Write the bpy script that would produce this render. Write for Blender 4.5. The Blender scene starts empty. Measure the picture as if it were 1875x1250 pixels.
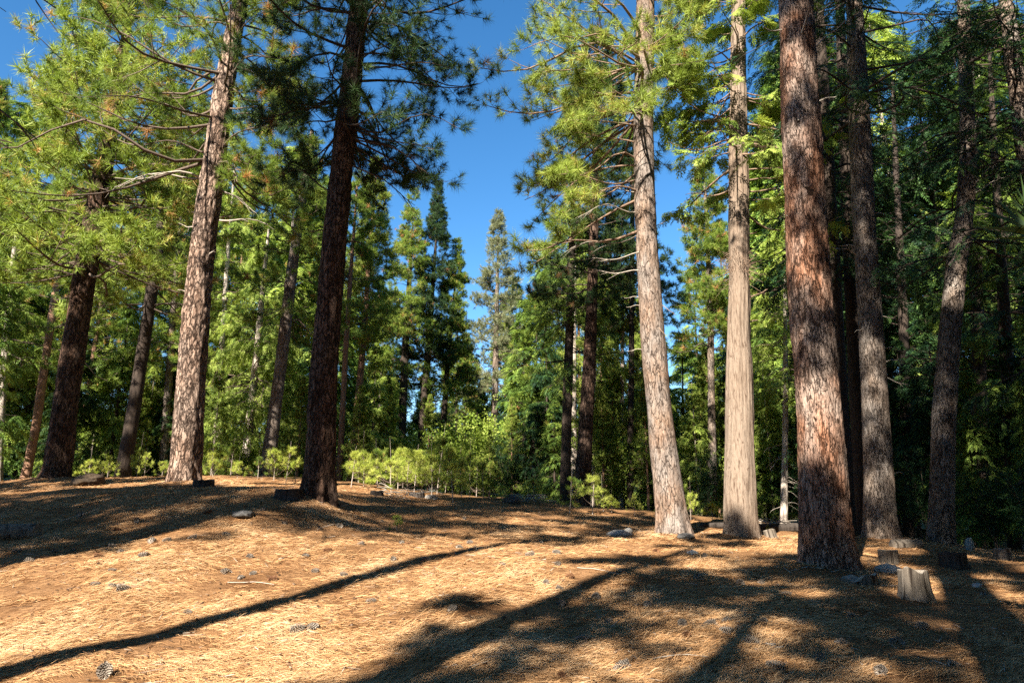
import bpy, math, random
import numpy as np
from math import radians, sin, cos, tan, pi, sqrt, atan2

sc = bpy.context.scene
COL = sc.collection
rad = math.radians

# ------------------------------------------------------------------ camera, sky, sun, exposure
F_PX = 1250.0                     # focal length in pixels of the 1875 px wide photograph (24 mm)
PITCH = rad(12.63)
EYE = 1.6
cam = bpy.data.cameras.new("camera")
cam.sensor_width = 36.0
cam.lens = 24.0
cam.clip_start = 0.05
cam.clip_end = 6000
camo = bpy.data.objects.new("camera", cam)
camo.location = (0, 0, EYE)
camo.rotation_euler = (rad(90) + PITCH, 0, 0)
COL.objects.link(camo)
sc.camera = camo

SUN_AZ = rad(28.0)                # light travels towards this bearing (clockwise from +Y)
SUN_EL = rad(37.0)
world = bpy.data.worlds.new("World")
sc.world = world
world.use_nodes = True
wn = world.node_tree.nodes
wl = world.node_tree.links
bg = wn["Background"]
sky = wn.new("ShaderNodeTexSky")
sky.sky_type = 'NISHITA'
sky.sun_disc = False
sky.sun_elevation = SUN_EL
sky.sun_rotation = SUN_AZ + pi
sky.altitude = 900
sky.air_density = 1.0
sky.dust_density = 0.0
sky.ozone_density = 2.2
hsv = wn.new("ShaderNodeHueSaturation")
hsv.inputs["Saturation"].default_value = 1.28
hsv.inputs["Hue"].default_value = 0.497
wl.new(sky.outputs[0], hsv.inputs["Color"])
wl.new(hsv.outputs[0], bg.inputs[0])
bg.inputs[1].default_value = 0.065

sun = bpy.data.lights.new("sun", 'SUN')
sun.energy = 5.0
sun.angle = rad(0.53)
sun.color = (1.0, 0.91, 0.77)
suno = bpy.data.objects.new("sun", sun)
COL.objects.link(suno)
LD = np.array([sin(SUN_AZ) * cos(SUN_EL), cos(SUN_AZ) * cos(SUN_EL), -sin(SUN_EL)])
# lamp looks down its -Z
from mathutils import Vector
suno.rotation_euler = Vector(LD).to_track_quat('-Z', 'Y').to_euler()
suno.location = (-20, -40, 60)

vs = sc.view_settings
vs.view_transform = 'Standard'
vs.look = 'None'
vs.exposure = 1.95
vs.gamma = 1.0
cy = sc.cycles
cy.max_bounces = 5
cy.diffuse_bounces = 2
cy.glossy_bounces = 2
cy.transmission_bounces = 4
cy.transparent_max_bounces = 4
cy.use_denoising = False
try:
    cy.denoiser = 'OPENIMAGEDENOISE'
    cy.denoising_input_passes = 'RGB_ALBEDO_NORMAL'
    cy.denoising_prefilter = 'ACCURATE'
except Exception:
    pass
cy.sample_clamp_indirect = 4.0

# ------------------------------------------------------------------ picture geometry
FWD = np.array([0, cos(PITCH), sin(PITCH)])
UP = np.array([0, -sin(PITCH), cos(PITCH)])


def ray(u, v):
    return np.array([u - 937.5, 0, 0]) + UP * (625.0 - v) + FWD * F_PX


def pix(u, v, Y):
    d = ray(u, v)
    return np.array([0, 0, EYE]) + d * (Y / d[1])


def pxm(v, Y):                     # metres per photo pixel at depth Y on row v
    return Y / ray(937, v)[1]


# ------------------------------------------------------------------ noise
def _h(ix, iy, iz, seed):
    n = (ix.astype(np.int64) * 374761393 + iy.astype(np.int64) * 668265263 + iz.astype(np.int64) * 2147483647 + seed * 974711) & 0xFFFFFFFF
    n = ((n ^ (n >> 13)) * 1274126177) & 0xFFFFFFFF
    n = n ^ (n >> 16)
    return (n & 0xFFFF) / 32767.5 - 1.0


def noise3(x, y, z, seed=0):
    x, y, z = np.broadcast_arrays(np.asarray(x, float), np.asarray(y, float), np.asarray(z, float))
    ix, iy, iz = np.floor(x), np.floor(y), np.floor(z)
    fx, fy, fz = x - ix, y - iy, z - iz
    fx, fy, fz = [f * f * (3 - 2 * f) for f in (fx, fy, fz)]
    r = 0
    for a in (0, 1):
        for b in (0, 1):
            for c in (0, 1):
                w = (fx if a else 1 - fx) * (fy if b else 1 - fy) * (fz if c else 1 - fz)
                r = r + w * _h(ix + a, iy + b, iz + c, seed)
    return r


# ------------------------------------------------------------------ mesh helpers
def mesh_obj(name, blocks, mat, parent=None, tint=None, smooth=False, tint_name="tint"):
    """blocks: list of (V[n,3], F[m,k]) -> ONE mesh object"""
    Vs, loops, starts, tot = [], [], [], []
    off = 0
    lo = 0
    for V, F in blocks:
        V = np.asarray(V, np.float32).reshape(-1, 3)
        F = np.asarray(F, np.int64)
        Vs.append(V)
        loops.append((F + off).ravel())
        k = F.shape[1]
        starts.append(lo + np.arange(len(F)) * k)
        tot.append(np.full(len(F), k))
        lo += F.size
        off += len(V)
    V = np.concatenate(Vs)
    L = np.concatenate(loops).astype(np.int32)
    S = np.concatenate(starts).astype(np.int32)
    T = np.concatenate(tot).astype(np.int32)
    me = bpy.data.meshes.new(name)
    me.vertices.add(len(V))
    me.vertices.foreach_set("co", V.ravel())
    me.loops.add(len(L))
    me.loops.foreach_set("vertex_index", L)
    me.polygons.add(len(S))
    me.polygons.foreach_set("loop_start", S)
    try:
        me.polygons.foreach_set("loop_total", T)
    except Exception:
        pass
    me.update(calc_edges=True)
    if smooth:
        me.polygons.foreach_set("use_smooth", np.ones(len(S), bool))
    if tint is not None:
        at = me.attributes.new(tint_name, 'FLOAT', 'FACE')
        at.data.foreach_set("value", np.asarray(tint, np.float32))
    for m in (mat if isinstance(mat, (list, tuple)) else [mat]):
        me.materials.append(m)
    o = bpy.data.objects.new(name, me)
    COL.objects.link(o)
    if parent is not None:
        o.parent = parent
    return o


def thing(name, label, cat, loc=(0, 0, 0), rz=0.0, group=None):
    o = bpy.data.objects.new(name, None)
    o.empty_display_size = 0.2
    COL.objects.link(o)
    o.location = [float(c) for c in loc]
    o.rotation_euler = (0, 0, rz)
    o["label"] = label
    o["category"] = cat
    if group:
        o["group"] = group
    return o


def tag(o, label=None, cat=None, group=None, kind=None):
    for k, v in (("label", label), ("category", cat), ("group", group), ("kind", kind)):
        if v:
            o[k] = v
    return o


def dup(root, loc, rz, scale, label, group=None):
    r = root.copy()
    COL.objects.link(r)
    r.location = [float(c) for c in loc]
    r.rotation_euler = (0, 0, rz)
    r.scale = (scale, scale, scale)
    r["label"] = label
    if group:
        r["group"] = group
    elif "group" in r:
        del r["group"]
    for ch in list(root.children):
        c = ch.copy()
        COL.objects.link(c)
        c.parent = r
    return r


def nrm(a):
    return a / np.maximum(np.linalg.norm(a, axis=-1, keepdims=True), 1e-9)


def tubes(P, R, k=5, cap=False):
    """P[B,n,3] polylines, R[B,n] radii -> (V, F)"""
    P = np.asarray(P, float)
    B, n, _ = P.shape
    T = np.gradient(P, axis=1)
    T = nrm(T)
    main = nrm(P[:, -1] - P[:, 0])
    ref = np.where(np.abs(main[:, 2:3]) > 0.8, np.array([[1.0, 0, 0]]), np.array([[0, 0, 1.0]]))[:, None, :]
    X = nrm(np.cross(T, np.broadcast_to(ref, T.shape)))
    Y = np.cross(X, T)
    a = np.arange(k) / k * 2 * pi
    V = P[:, :, None, :] + R[:, :, None, None] * (np.cos(a)[None, None, :, None] * X[:, :, None, :] + np.sin(a)[None, None, :, None] * Y[:, :, None, :])
    idx = np.arange(B * n * k).reshape(B, n, k)
    q = np.stack([idx[:, :-1, :], np.roll(idx, -1, 2)[:, :-1, :], np.roll(idx, -1, 2)[:, 1:, :], idx[:, 1:, :]], -1).reshape(-1, 4)
    return V.reshape(-1, 3), q


def inst(T, P, D, ref, s):
    """place a template T[nt,3,3 (tri verts)] (x side, y along, z normal) at P with direction D"""
    D = nrm(D)
    X = nrm(np.cross(D, ref))
    N = np.cross(X, D)
    t = T.reshape(-1, 3)
    V = P[:, None, :] + s[:, None, None] * (t[None, :, 0:1] * X[:, None, :] + t[None, :, 1:2] * D[:, None, :] + t[None, :, 2:3] * N[:, None, :])
    return V.reshape(-1, 3)


# ------------------------------------------------------------------ foliage templates (triangles)
def tpl_tuft(rng, n, L, w, lo=12, hi=100):
    th = np.radians(rng.uniform(lo, hi, n))
    ph = rng.uniform(0, 2 * pi, n)
    d = np.stack([np.sin(th) * np.cos(ph), np.cos(th), np.sin(th) * np.sin(ph)], 1)
    b = np.zeros((n, 3))
    b[:, 1] = rng.uniform(-0.55, 0.15, n) * L
    side = nrm(np.cross(d, rng.normal(size=(n, 3)))) * w * 0.5
    l = L * rng.uniform(0.75, 1.1, n)[:, None]
    return np.stack([b - side, b + side, b + d * l], 1)


def tpl_spray(rng, L, n, ang=48, w=0.02, droop=0.12, lw=0.30):
    t = []
    for i in range(n):
        f = (i + 0.5) / n
        for sgn in (-1, 1):
            l = L * lw * (1.05 - 0.55 * f) * rng.uniform(0.8, 1.15)
            a = rad(ang + rng.uniform(-9, 9))
            b = np.array([0, f * L * 0.9, -droop * L * f * f])
            d = np.array([sgn * sin(a), cos(a), rng.uniform(-0.45, 0.05)])
            m = b + d * l * 0.45
            pw = nrm(np.cross(d, np.array([0, 0, 1.0]))) * w * 0.5 + np.array([0, 0, rng.uniform(-0.5, 0.5)]) * w
            t.append([b, m + pw, b + d * l])
            t.append([b, b + d * l, m - pw])
    b = np.array([0, L * 0.85, -droop * L * 0.8])
    t.append([b - np.array([w / 2, 0, 0]), b + np.array([w / 2, 0, 0]), b + np.array([0, L * lw * 0.8, -droop * L * 0.3])])
    t.append([np.array([-w * .15, 0, 0]), np.array([w * .15, 0, 0]), b])
    return np.array(t)


def tpl_fan(rng, L, w):
    """flat incense-cedar spray: fingers with lobes"""
    t = []
    for a0 in np.linspace(-62, 62, 7):
        a = rad(a0 + rng.uniform(-6, 6))
        l = L * (1.0 - 0.35 * abs(a0) / 62) * rng.uniform(0.85, 1.1)
        d = np.array([sin(a), cos(a), -0.12 + rng.uniform(-.12, .12)])
        b = np.array([0, (1 - abs(a0) / 62) * L * .3, 0])
        for f in (0.3, 0.55, 0.8):
            p = b + d * l * f
            for s in (-1, 1):
                aa = a + s * rad(38)
                dd = np.array([sin(aa), cos(aa), -0.25 - .2 * f])
                q = p + dd * l * 0.3
                pw = np.cross(nrm(dd), [0, 0, 1]) * w * .5
                t.append([p - pw, p + pw, q])
        pw = np.cross(nrm(d), [0, 0, 1]) * w * .5
        t.append([b - pw * .4, b + pw * .4, b + d * l])
        t.append([b + d * l * .6 - pw, b + d * l * .6 + pw, b + d * l * 1.05])
    return np.array(t)


def tpl_leaves(rng, n, R, sz):
    t = []
    for i in range(n):
        c = rng.normal(size=3)
        c = c / np.linalg.norm(c) * R * rng.uniform(0.2, 1)
        d = nrm(rng.normal(size=3) + np.array([0, 0.3, 0]))
        nn = nrm(np.array([0, 0, 1.0]) + rng.normal(size=3) * .6)
        s = nrm(np.cross(d, nn))
        l = sz * rng.uniform(.7, 1.2)
        a, b = c, c + d * l
        m1, m2 = c + d * l * .45 + s * l * .36, c + d * l * .45 - s * l * .36
        t.append([a, m1, b])
        t.append([a, b, m2])
    return np.array(t)


RNG0 = np.random.default_rng(5)
TPL = {
    'tuft_hi': [tpl_tuft(RNG0, 64, 0.25, 0.0105) for _ in range(5)],
    'tuft_mid': [tpl_tuft(RNG0, 34, 0.26, 0.019) for _ in range(5)],
    'tuft_lo': [tpl_tuft(RNG0, 22, 0.29, 0.028) for _ in range(5)],
    'tuft_young': [tpl_tuft(RNG0, 46, 0.21, 0.012, 5, 95) for _ in range(4)],
    'spray_hi': [tpl_spray(RNG0, 0.46, 10, 46, 0.022, 0.16) for _ in range(4)],
    'spray_mid': [tpl_spray(RNG0, 0.55, 10, 50, 0.026, 0.20, .26) for _ in range(4)],
    'spray_lo': [tpl_spray(RNG0, 0.80, 9, 50, 0.046, 0.22, .24) for _ in range(4)],
    'fan': [tpl_fan(RNG0, 0.30, 0.035) for _ in range(4)],
    'leaf': [tpl_leaves(RNG0, 16, 0.24, 0.085) for _ in range(4)],
    'leaf_lo': [tpl_leaves(RNG0, 18, 0.34, 0.12) for _ in range(4)],
}


# ------------------------------------------------------------------ materials
def new_mat(name):
    m = bpy.data.materials.new(name)
    m.use_nodes = True
    nt = m.node_tree
    for n in list(nt.nodes):
        nt.nodes.remove(n)
    out = nt.nodes.new("ShaderNodeOutputMaterial")
    return m, nt, out


def N(nt, typ, **kw):
    n = nt.nodes.new(typ)
    for k, v in kw.items():
        if k.startswith("i_"):
            n.inputs[k[2:].replace("_", " ")].default_value = v
        else:
            setattr(n, k, v)
    return n


def ramp(nt, fac, stops, interp='LINEAR'):
    r = nt.nodes.new("ShaderNodeValToRGB")
    r.color_ramp.interpolation = interp
    e = r.color_ramp.elements
    while len(e) < len(stops):
        e.new(0.5)
    for i, (p, c) in enumerate(stops):
        e[i].position = p
        e[i].color = (*c, 1) if len(c) == 3 else c
    if fac is not None:
        nt.links.new(fac, r.inputs[0])
    return r.outputs[0]


def mixc(nt, fac, a, b, mode='MIX'):
    m = nt.nodes.new("ShaderNodeMix")
    m.data_type = 'RGBA'
    m.blend_type = mode
    for sock, val in ((0, fac), (6, a), (7, b)):
        if isinstance(val, bpy.types.NodeSocket):
            nt.links.new(val, m.inputs[sock])
        elif isinstance(val, tuple):
            m.inputs[sock].default_value = (*val, 1) if len(val) == 3 else val
        else:
            m.inputs[sock].default_value = val
    return m.outputs[2]


def mth(nt, op, a, b=None, c=None):
    m = nt.nodes.new("ShaderNodeMath")
    m.operation = op
    for i, val in enumerate((a, b, c)):
        if val is None:
            continue
        if isinstance(val, bpy.types.NodeSocket):
            nt.links.new(val, m.inputs[i])
        else:
            m.inputs[i].default_value = val
    return m.outputs[0]


def coords(nt, scale, rnd=True):
    tc = nt.nodes.new("ShaderNodeTexCoord")
    mp = nt.nodes.new("ShaderNodeMapping")
    mp.inputs["Scale"].default_value = scale
    if rnd:
        oi = nt.nodes.new("ShaderNodeObjectInfo")
        cmb = nt.nodes.new("ShaderNodeCombineXYZ")
        for i in range(3):
            nt.links.new(mth(nt, 'MULTIPLY', oi.outputs["Random"], 37.0 + 11 * i), cmb.inputs[i])
        nt.links.new(cmb.outputs[0], mp.inputs["Location"])
    nt.links.new(tc.outputs["Object"], mp.inputs["Vector"])
    return mp.outputs[0]


def noise(nt, vec, scale, detail=4, rough=0.55, dist=0.0):
    n = nt.nodes.new("ShaderNodeTexNoise")
    n.inputs["Scale"].default_value = scale
    n.inputs["Detail"].default_value = detail
    n.inputs["Roughness"].default_value = rough
    n.inputs["Distortion"].default_value = dist
    if vec is not None:
        nt.links.new(vec, n.inputs["Vector"])
    return n


def principled(nt, out, col, rough=0.8, spec=0.25, normal=None):
    p = nt.nodes.new("ShaderNodeBsdfPrincipled")
    if isinstance(col, bpy.types.NodeSocket):
        nt.links.new(col, p.inputs["Base Color"])
    else:
        p.inputs["Base Color"].default_value = (*col, 1)
    p.inputs["Roughness"].default_value = rough
    p.inputs["Specular IOR Level"].default_value = spec
    if normal is not None:
        nt.links.new(normal, p.inputs["Normal"])
    nt.links.new(p.outputs[0], out.inputs[0])
    return p


def bump(nt, height, strength, dist):
    b = nt.nodes.new("ShaderNodeBump")
    b.inputs["Strength"].default_value = strength
    b.inputs["Distance"].default_value = dist
    nt.links.new(height, b.inputs["Height"])
    return b.outputs[0]


def mat_foliage(name, stops, transl=0.28, rough=0.5):
    m, nt, out = new_mat(name)
    at = nt.nodes.new("ShaderNodeAttribute")
    at.attribute_name = "tint"
    col = ramp(nt, at.outputs["Fac"], stops)
    p = nt.nodes.new("ShaderNodeBsdfPrincipled")
    nt.links.new(col, p.inputs["Base Color"])
    p.inputs["Roughness"].default_value = rough
    p.inputs["Specular IOR Level"].default_value = 0.18
    tr = nt.nodes.new("ShaderNodeBsdfTranslucent")
    nt.links.new(mixc(nt, 1.0, col, (1.25, 1.2, 0.7), 'MULTIPLY'), tr.inputs[0])
    mx = nt.nodes.new("ShaderNodeMixShader")
    mx.inputs[0].default_value = transl
    nt.links.new(p.outputs[0], mx.inputs[1])
    nt.links.new(tr.outputs[0], mx.inputs[2])
    nt.links.new(mx.outputs[0], out.inputs[0])
    return m


def mat_bark_plates(name, plate_a, plate_b, fissure, scale=9.0, zs=0.3, depth=0.03, grey=(0.25, 0.22, 0.19), greyamt=0.5, crack=1.0, streak=0.5):
    m, nt, out = new_mat(name)
    v = coords(nt, (1, 1, zs))
    nz = noise(nt, v, 4.0, 5, 0.65)
    vd = nt.nodes.new("ShaderNodeVectorMath")
    vd.operation = 'MULTIPLY_ADD'
    nt.links.new(nz.outputs["Color"], vd.inputs[0])
    vd.inputs[1].default_value = (0.34, 0.34, 0.34)
    nt.links.new(v, vd.inputs[2])
    vo = nt.nodes.new("ShaderNodeTexVoronoi")
    vo.feature = 'DISTANCE_TO_EDGE'
    vo.inputs["Scale"].default_value = scale
    nt.links.new(vd.outputs[0], vo.inputs["Vector"])
    vc = nt.nodes.new("ShaderNodeTexVoronoi")
    vc.inputs["Scale"].default_value = scale * 1.7
    nt.links.new(vd.outputs[0], vc.inputs["Vector"])
    fine = noise(nt, coords(nt, (1, 1, 0.42)), 48.0, 6, 0.7)
    mid = noise(nt, coords(nt, (1, 1, 0.22)), 17.0, 5, 0.65, 0.7)
    big = noise(nt, coords(nt, (1, 1, 0.45)), 1.5, 4, 0.6)
    wid = noise(nt, coords(nt, (1, 1, 0.6)), 3.2, 3, 0.6)
    pc = mixc(nt, ramp(nt, mid.outputs[0], [(0.38, (0, 0, 0)), (0.62, (1, 1, 1))]), plate_a, plate_b)
    pc = mixc(nt, mth(nt, 'MULTIPLY', ramp(nt, big.outputs[0], [(0.40, (0, 0, 0)), (0.60, (1, 1, 1))]), greyamt), pc, grey)
    pc = mixc(nt, 0.5, pc, ramp(nt, vc.outputs["Color"], [(0.15, (0.55, 0.5, 0.47)), (0.85, (1.3, 1.3, 1.3))]), 'MULTIPLY')
    pc = mixc(nt, 0.9, pc, ramp(nt, fine.outputs[0], [(0.28, (0.30, 0.26, 0.24)), (0.48, (0.9, 0.9, 0.9)), (0.72, (1.4, 1.4, 1.42))]), 'MULTIPLY')
    # fissures of uneven width, and thin vertical flakes
    d = mth(nt, 'DIVIDE', vo.outputs["Distance"], mth(nt, 'MULTIPLY_ADD', wid.outputs[0], 2.6, -0.75))
    edge = ramp(nt, d, [(0.0, (0, 0, 0)), (0.10 * crack, (0.5, 0.5, 0.5)), (0.26 * crack, (1, 1, 1))])
    flake = ramp(nt, mid.outputs[0], [(0.34, (1 - streak, 1 - streak, 1 - streak)), (0.46, (1, 1, 1))])
    e2 = mth(nt, 'MULTIPLY', edge, flake)
    col = mixc(nt, e2, fissure, pc)
    h = mth(nt, 'MULTIPLY_ADD', fine.outputs[0], 0.4, mth(nt, 'MULTIPLY_ADD', mid.outputs[0], 0.6, e2))
    principled(nt, out, col, 0.9, 0.08, bump(nt, h, 1.0, depth))
    return m


def mat_bark_strings(name, a, b, dark, depth=0.02, k=36.0):
    m, nt, out = new_mat(name)
    v = coords(nt, (1, 1, 0.045))
    n1 = noise(nt, v, k, 5, 0.62, 0.6)
    n2 = noise(nt, coords(nt, (1, 1, 0.08)), k * 3.1, 4, 0.6)
    n3 = noise(nt, coords(nt, (1, 1, 0.4)), 1.3, 3)
    n4 = noise(nt, coords(nt, (1, 1, 0.5)), 9.0, 2)
    col = mixc(nt, n3.outputs[0], a, b)
    col = mixc(nt, ramp(nt, n1.outputs[0], [(0.36, (1, 1, 1)), (0.49, (0, 0, 0))]), col, dark)
    col = mixc(nt, 0.6, col, ramp(nt, n2.outputs[0], [(0.3, (0.45, 0.42, 0.4)), (0.55, (1, 1, 1)), (0.8, (1.3, 1.3, 1.3))]), 'MULTIPLY')
    col = mixc(nt, mth(nt, 'MULTIPLY', ramp(nt, n4.outputs[0], [(0.67, (0, 0, 0)), (0.72, (1, 1, 1))]), 0.9), col, dark)
    h = mth(nt, 'MULTIPLY_ADD', n2.outputs[0], 0.4, n1.outputs[0])
    principled(nt, out, col, 0.9, 0.08, bump(nt, h, 1.0, depth))
    return m


def mat_simple(name, a, b, scale=8, rough=0.85, bs=0.3, bd=0.01, sc3=(1, 1, 1)):
    m, nt, out = new_mat(name)
    v = coords(nt, sc3)
    n = noise(nt, v, scale, 5, 0.6)
    col = ramp(nt, n.outputs[0], [(0.3, a), (0.7, b)])
    principled(nt, out, col, rough, 0.25, bump(nt, n.outputs[0], bs, bd))
    return m


def pal(*cs):
    return list(cs)


G_PINE = pal((0.0, (0.040, 0.085, 0.018)), (0.35, (0.105, 0.175, 0.030)), (0.7, (0.20, 0.28, 0.045)), (0.93, (0.30, 0.37, 0.070)), (0.97, (0.40, 0.24, 0.09)), (1.0, (0.42, 0.22, 0.09)))
G_PINE_DK = pal((0.0, (0.014, 0.038, 0.016)), (0.5, (0.040, 0.080, 0.026)), (0.93, (0.09, 0.145, 0.038)), (1.0, (0.20, 0.11, 0.05)))  # dark needles with the shade of the crowns put into the colour
G_PINE_YL = pal((0.0, (0.075, 0.130, 0.024)), (0.5, (0.21, 0.295, 0.050)), (0.93, (0.35, 0.425, 0.088)), (1.0, (0.44, 0.28, 0.11)))
G_FIR = pal((0.0, (0.026, 0.070, 0.020)), (0.5, (0.125, 0.215, 0.042)), (1.0, (0.28, 0.37, 0.070)))
G_FIR_LT = pal((0.0, (0.10, 0.18, 0.038)), (0.5, (0.27, 0.37, 0.072)), (1.0, (0.42, 0.50, 0.12)))
G_FIR_DK = pal((0.0, (0.009, 0.030, 0.016)), (0.6, (0.026, 0.066, 0.024)), (1.0, (0.08, 0.15, 0.036)))  # dark fir needles; the wood's shade is part of this colour
G_GREY = pal((0.0, (0.13, 0.15, 0.085)), (0.6, (0.22, 0.245, 0.13)), (1.0, (0.32, 0.33, 0.19)))
G_LEAF = pal((0.0, (0.09, 0.16, 0.026)), (0.5, (0.24, 0.33, 0.05)), (1.0, (0.42, 0.48, 0.12)))
G_YOUNG = pal((0.0, (0.20, 0.27, 0.040)), (0.5, (0.37, 0.45, 0.075)), (1.0, (0.50, 0.54, 0.14)))

M = {
    'f_pine': mat_foliage("needles_pine", G_PINE),
    'f_pine_dk': mat_foliage("needles_shade_dark_pine", G_PINE_DK, 0.15),
    'f_pine_yl': mat_foliage("needles_yellow_pine", G_PINE_YL),
    'f_fir': mat_foliage("needles_fir", G_FIR),
    'f_fir_lt': mat_foliage("needles_pale_fir", G_FIR_LT, 0.35),
    'f_fir_dk': mat_foliage("needles_shade_dark_fir", G_FIR_DK, 0.2),
    'f_grey': mat_foliage("needles_grey_pine", G_GREY),
    'f_leaf': mat_foliage("leaves_green", G_LEAF, 0.4),
    'f_young': mat_foliage("needles_young", G_YOUNG, 0.3),
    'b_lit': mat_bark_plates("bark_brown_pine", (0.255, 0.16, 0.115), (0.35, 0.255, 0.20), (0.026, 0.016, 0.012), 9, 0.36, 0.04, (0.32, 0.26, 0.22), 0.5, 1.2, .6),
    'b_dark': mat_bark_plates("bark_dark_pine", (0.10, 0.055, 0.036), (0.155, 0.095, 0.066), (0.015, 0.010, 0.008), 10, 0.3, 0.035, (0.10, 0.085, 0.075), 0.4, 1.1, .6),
    'b_grey': mat_bark_plates("bark_grey_pine", (0.215, 0.135, 0.092), (0.27, 0.205, 0.16), (0.048, 0.033, 0.026), 8, 0.26, 0.026, (0.225, 0.198, 0.18), 0.9, .38, .35),
    'b_russet': mat_bark_plates("bark_russet_pine", (0.21, 0.09, 0.048), (0.29, 0.165, 0.11), (0.026, 0.015, 0.010), 12, 0.26, 0.03, (0.30, 0.245, 0.21), 0.85, .6, .75),
    'b_fir': mat_bark_plates("bark_grey_fir", (0.185, 0.135, 0.10), (0.235, 0.185, 0.15), (0.036, 0.027, 0.021), 13, 0.24, 0.026, (0.235, 0.21, 0.19), 0.8, .5, .6),
    'b_cedar': mat_bark_strings("bark_cedar", (0.20, 0.145, 0.105), (0.265, 0.215, 0.175), (0.085, 0.056, 0.04)),
    'b_pale': mat_bark_strings("bark_pale", (0.42, 0.36, 0.31), (0.52, 0.46, 0.40), (0.16, 0.12, 0.10), 0.012, 14),
    'b_thin_dk': mat_simple("bark_thin_shade_dark", (0.022, 0.016, 0.013), (0.068, 0.05, 0.039), 14, 0.9, 0.5, 0.02, (1, 1, 0.3)),  # dark bark, lowered further so that stems in sun look shaded
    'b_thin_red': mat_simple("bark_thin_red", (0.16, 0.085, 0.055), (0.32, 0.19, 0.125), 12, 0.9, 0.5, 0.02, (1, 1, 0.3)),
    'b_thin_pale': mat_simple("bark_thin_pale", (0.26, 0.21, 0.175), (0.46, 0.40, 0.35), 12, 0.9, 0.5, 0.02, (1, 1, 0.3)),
    'limb': mat_simple("limb_bark", (0.07, 0.05, 0.038), (0.16, 0.12, 0.095), 20, 0.9),
    'limb_dk': mat_simple("limb_bark_dark", (0.035, 0.025, 0.02), (0.08, 0.06, 0.048), 20, 0.9),
    'dead': mat_simple("dead_wood", (0.26, 0.22, 0.18), (0.46, 0.41, 0.35), 16, 0.85),
    'dead_red': mat_simple("dead_limb_brown", (0.12, 0.075, 0.05), (0.30, 0.21, 0.15), 16, 0.85),
}
print("materials done")

# ------------------------------------------------------------------ ground heights: thin-plate spline through the places the photograph fixes
CP = []
for (u, v, Y) in [(335, 890, 20), (583, 912, 17), (100, 882, 24), (222, 884, 30), (750, 910, 24), (1000, 927, 26), (1150, 938, 27),
                  (0, 893, 20), (0, 985, 13), (937, 1003, 14), (1520, 1043, 13.5), (1236, 980, 20), (1358, 985, 20.5), (1617, 990, 19),
                  (1722, 1002, 20), (1875, 1035, 15), (487, 874, 31), (1435, 962, 33), (1063, 924, 30), (420, 1000, 12.2), (620, 940, 17.0),
                  (1300, 945, 33), (1800, 1000, 27), (870, 965, 18.5), (1250, 1060, 11.6)]:
    CP.append(pix(u, v, Y))
CP += [np.array(p, float) for p in [(0, 0, 0), (-6, 4, 0.02), (6, 4, -.03), (0, 6.3, 0.03), (-5, 6.6, .06), (5, 6.6, .03), (-14, 4, .4), (14, 4, -.1), (0, -8, -.1), (-12, -10, .1), (12, -10, -.3),
                                    (-34, 22, 2.2), (-30, 40, 1.2), (-12, 40, .9), (2, 42, .5), (18, 42, -.2), (34, 26, -.6), (-30, 60, 0), (0, 62, -.4), (30, 60, -.8), (-35, 0, .9), (35, 0, -.4)]]
CP = np.array(CP)


def _tk(r2):
    return np.where(r2 > 1e-9, 0.5 * r2 * np.log(np.maximum(r2, 1e-9)), 0.0)


_n = len(CP)
_A = np.zeros((_n + 3, _n + 3))
_d2 = ((CP[:, None, :2] - CP[None, :, :2]) ** 2).sum(-1)
_A[:_n, :_n] = _tk(_d2) + np.eye(_n) * 0.15
_A[:_n, _n] = 1
_A[:_n, _n + 1:] = CP[:, :2]
_A[_n:, :_n] = _A[:_n, _n:].T
_W = np.linalg.solve(_A, np.concatenate([CP[:, 2], np.zeros(3)]))


def sstep(a, b, x):
    t = np.clip((x - a) / (b - a), 0, 1)
    return t * t * (3 - 2 * t)


BUMPS = []
for (u, v, Y, a, r_) in [(338, 892, 20, .14, 1.1), (583, 914, 17, .12, 1.0), (100, 884, 24, .14, 1.2), (1237, 982, 20, .10, .9), (1359, 988, 20.5, .14, 1.0), (1521, 1045, 13.5, .10, .95), (1617, 992, 19, .12, .9), (1722, 1004, 20, .12, .9)]:
    p_ = pix(u, v, Y)
    BUMPS.append((p_[0], p_[1], a, r_))


def gz(x, y):
    x = np.asarray(x, float)
    y = np.asarray(y, float)
    sh = np.broadcast(x, y).shape
    xf = np.broadcast_to(x, sh).ravel()
    yf = np.broadcast_to(y, sh).ravel()
    z = np.empty(len(xf))
    for s in range(0, len(xf), 20000):
        xs, ys = xf[s:s + 20000], yf[s:s + 20000]
        d2 = (xs[:, None] - CP[None, :, 0]) ** 2 + (ys[:, None] - CP[None, :, 1]) ** 2
        z[s:s + 20000] = _tk(d2) @ _W[:_n] + _W[_n] + _W[_n + 1] * xs + _W[_n + 2] * ys
    r = np.hypot(xf, yf - 20)
    f = sstep(32, 62, r)
    z = z * (1 - f) + (-0.8) * f
    for (bx, by, ba, br_) in BUMPS:
        z = z + ba * np.exp(-((xf - bx) ** 2 + (yf - by) ** 2) / br_ ** 2)
    z = z + 0.055 * noise3(xf * 0.75, yf * 0.75, 0, 3) + 0.022 * noise3(xf * 2.3, yf * 2.3, 0, 4) + 0.010 * noise3(xf * 6.1, yf * 6.1, 0, 5)
    return z.reshape(sh)


def g1(x, y):
    return float(gz(np.array([x]), np.array([y]))[0])


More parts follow.
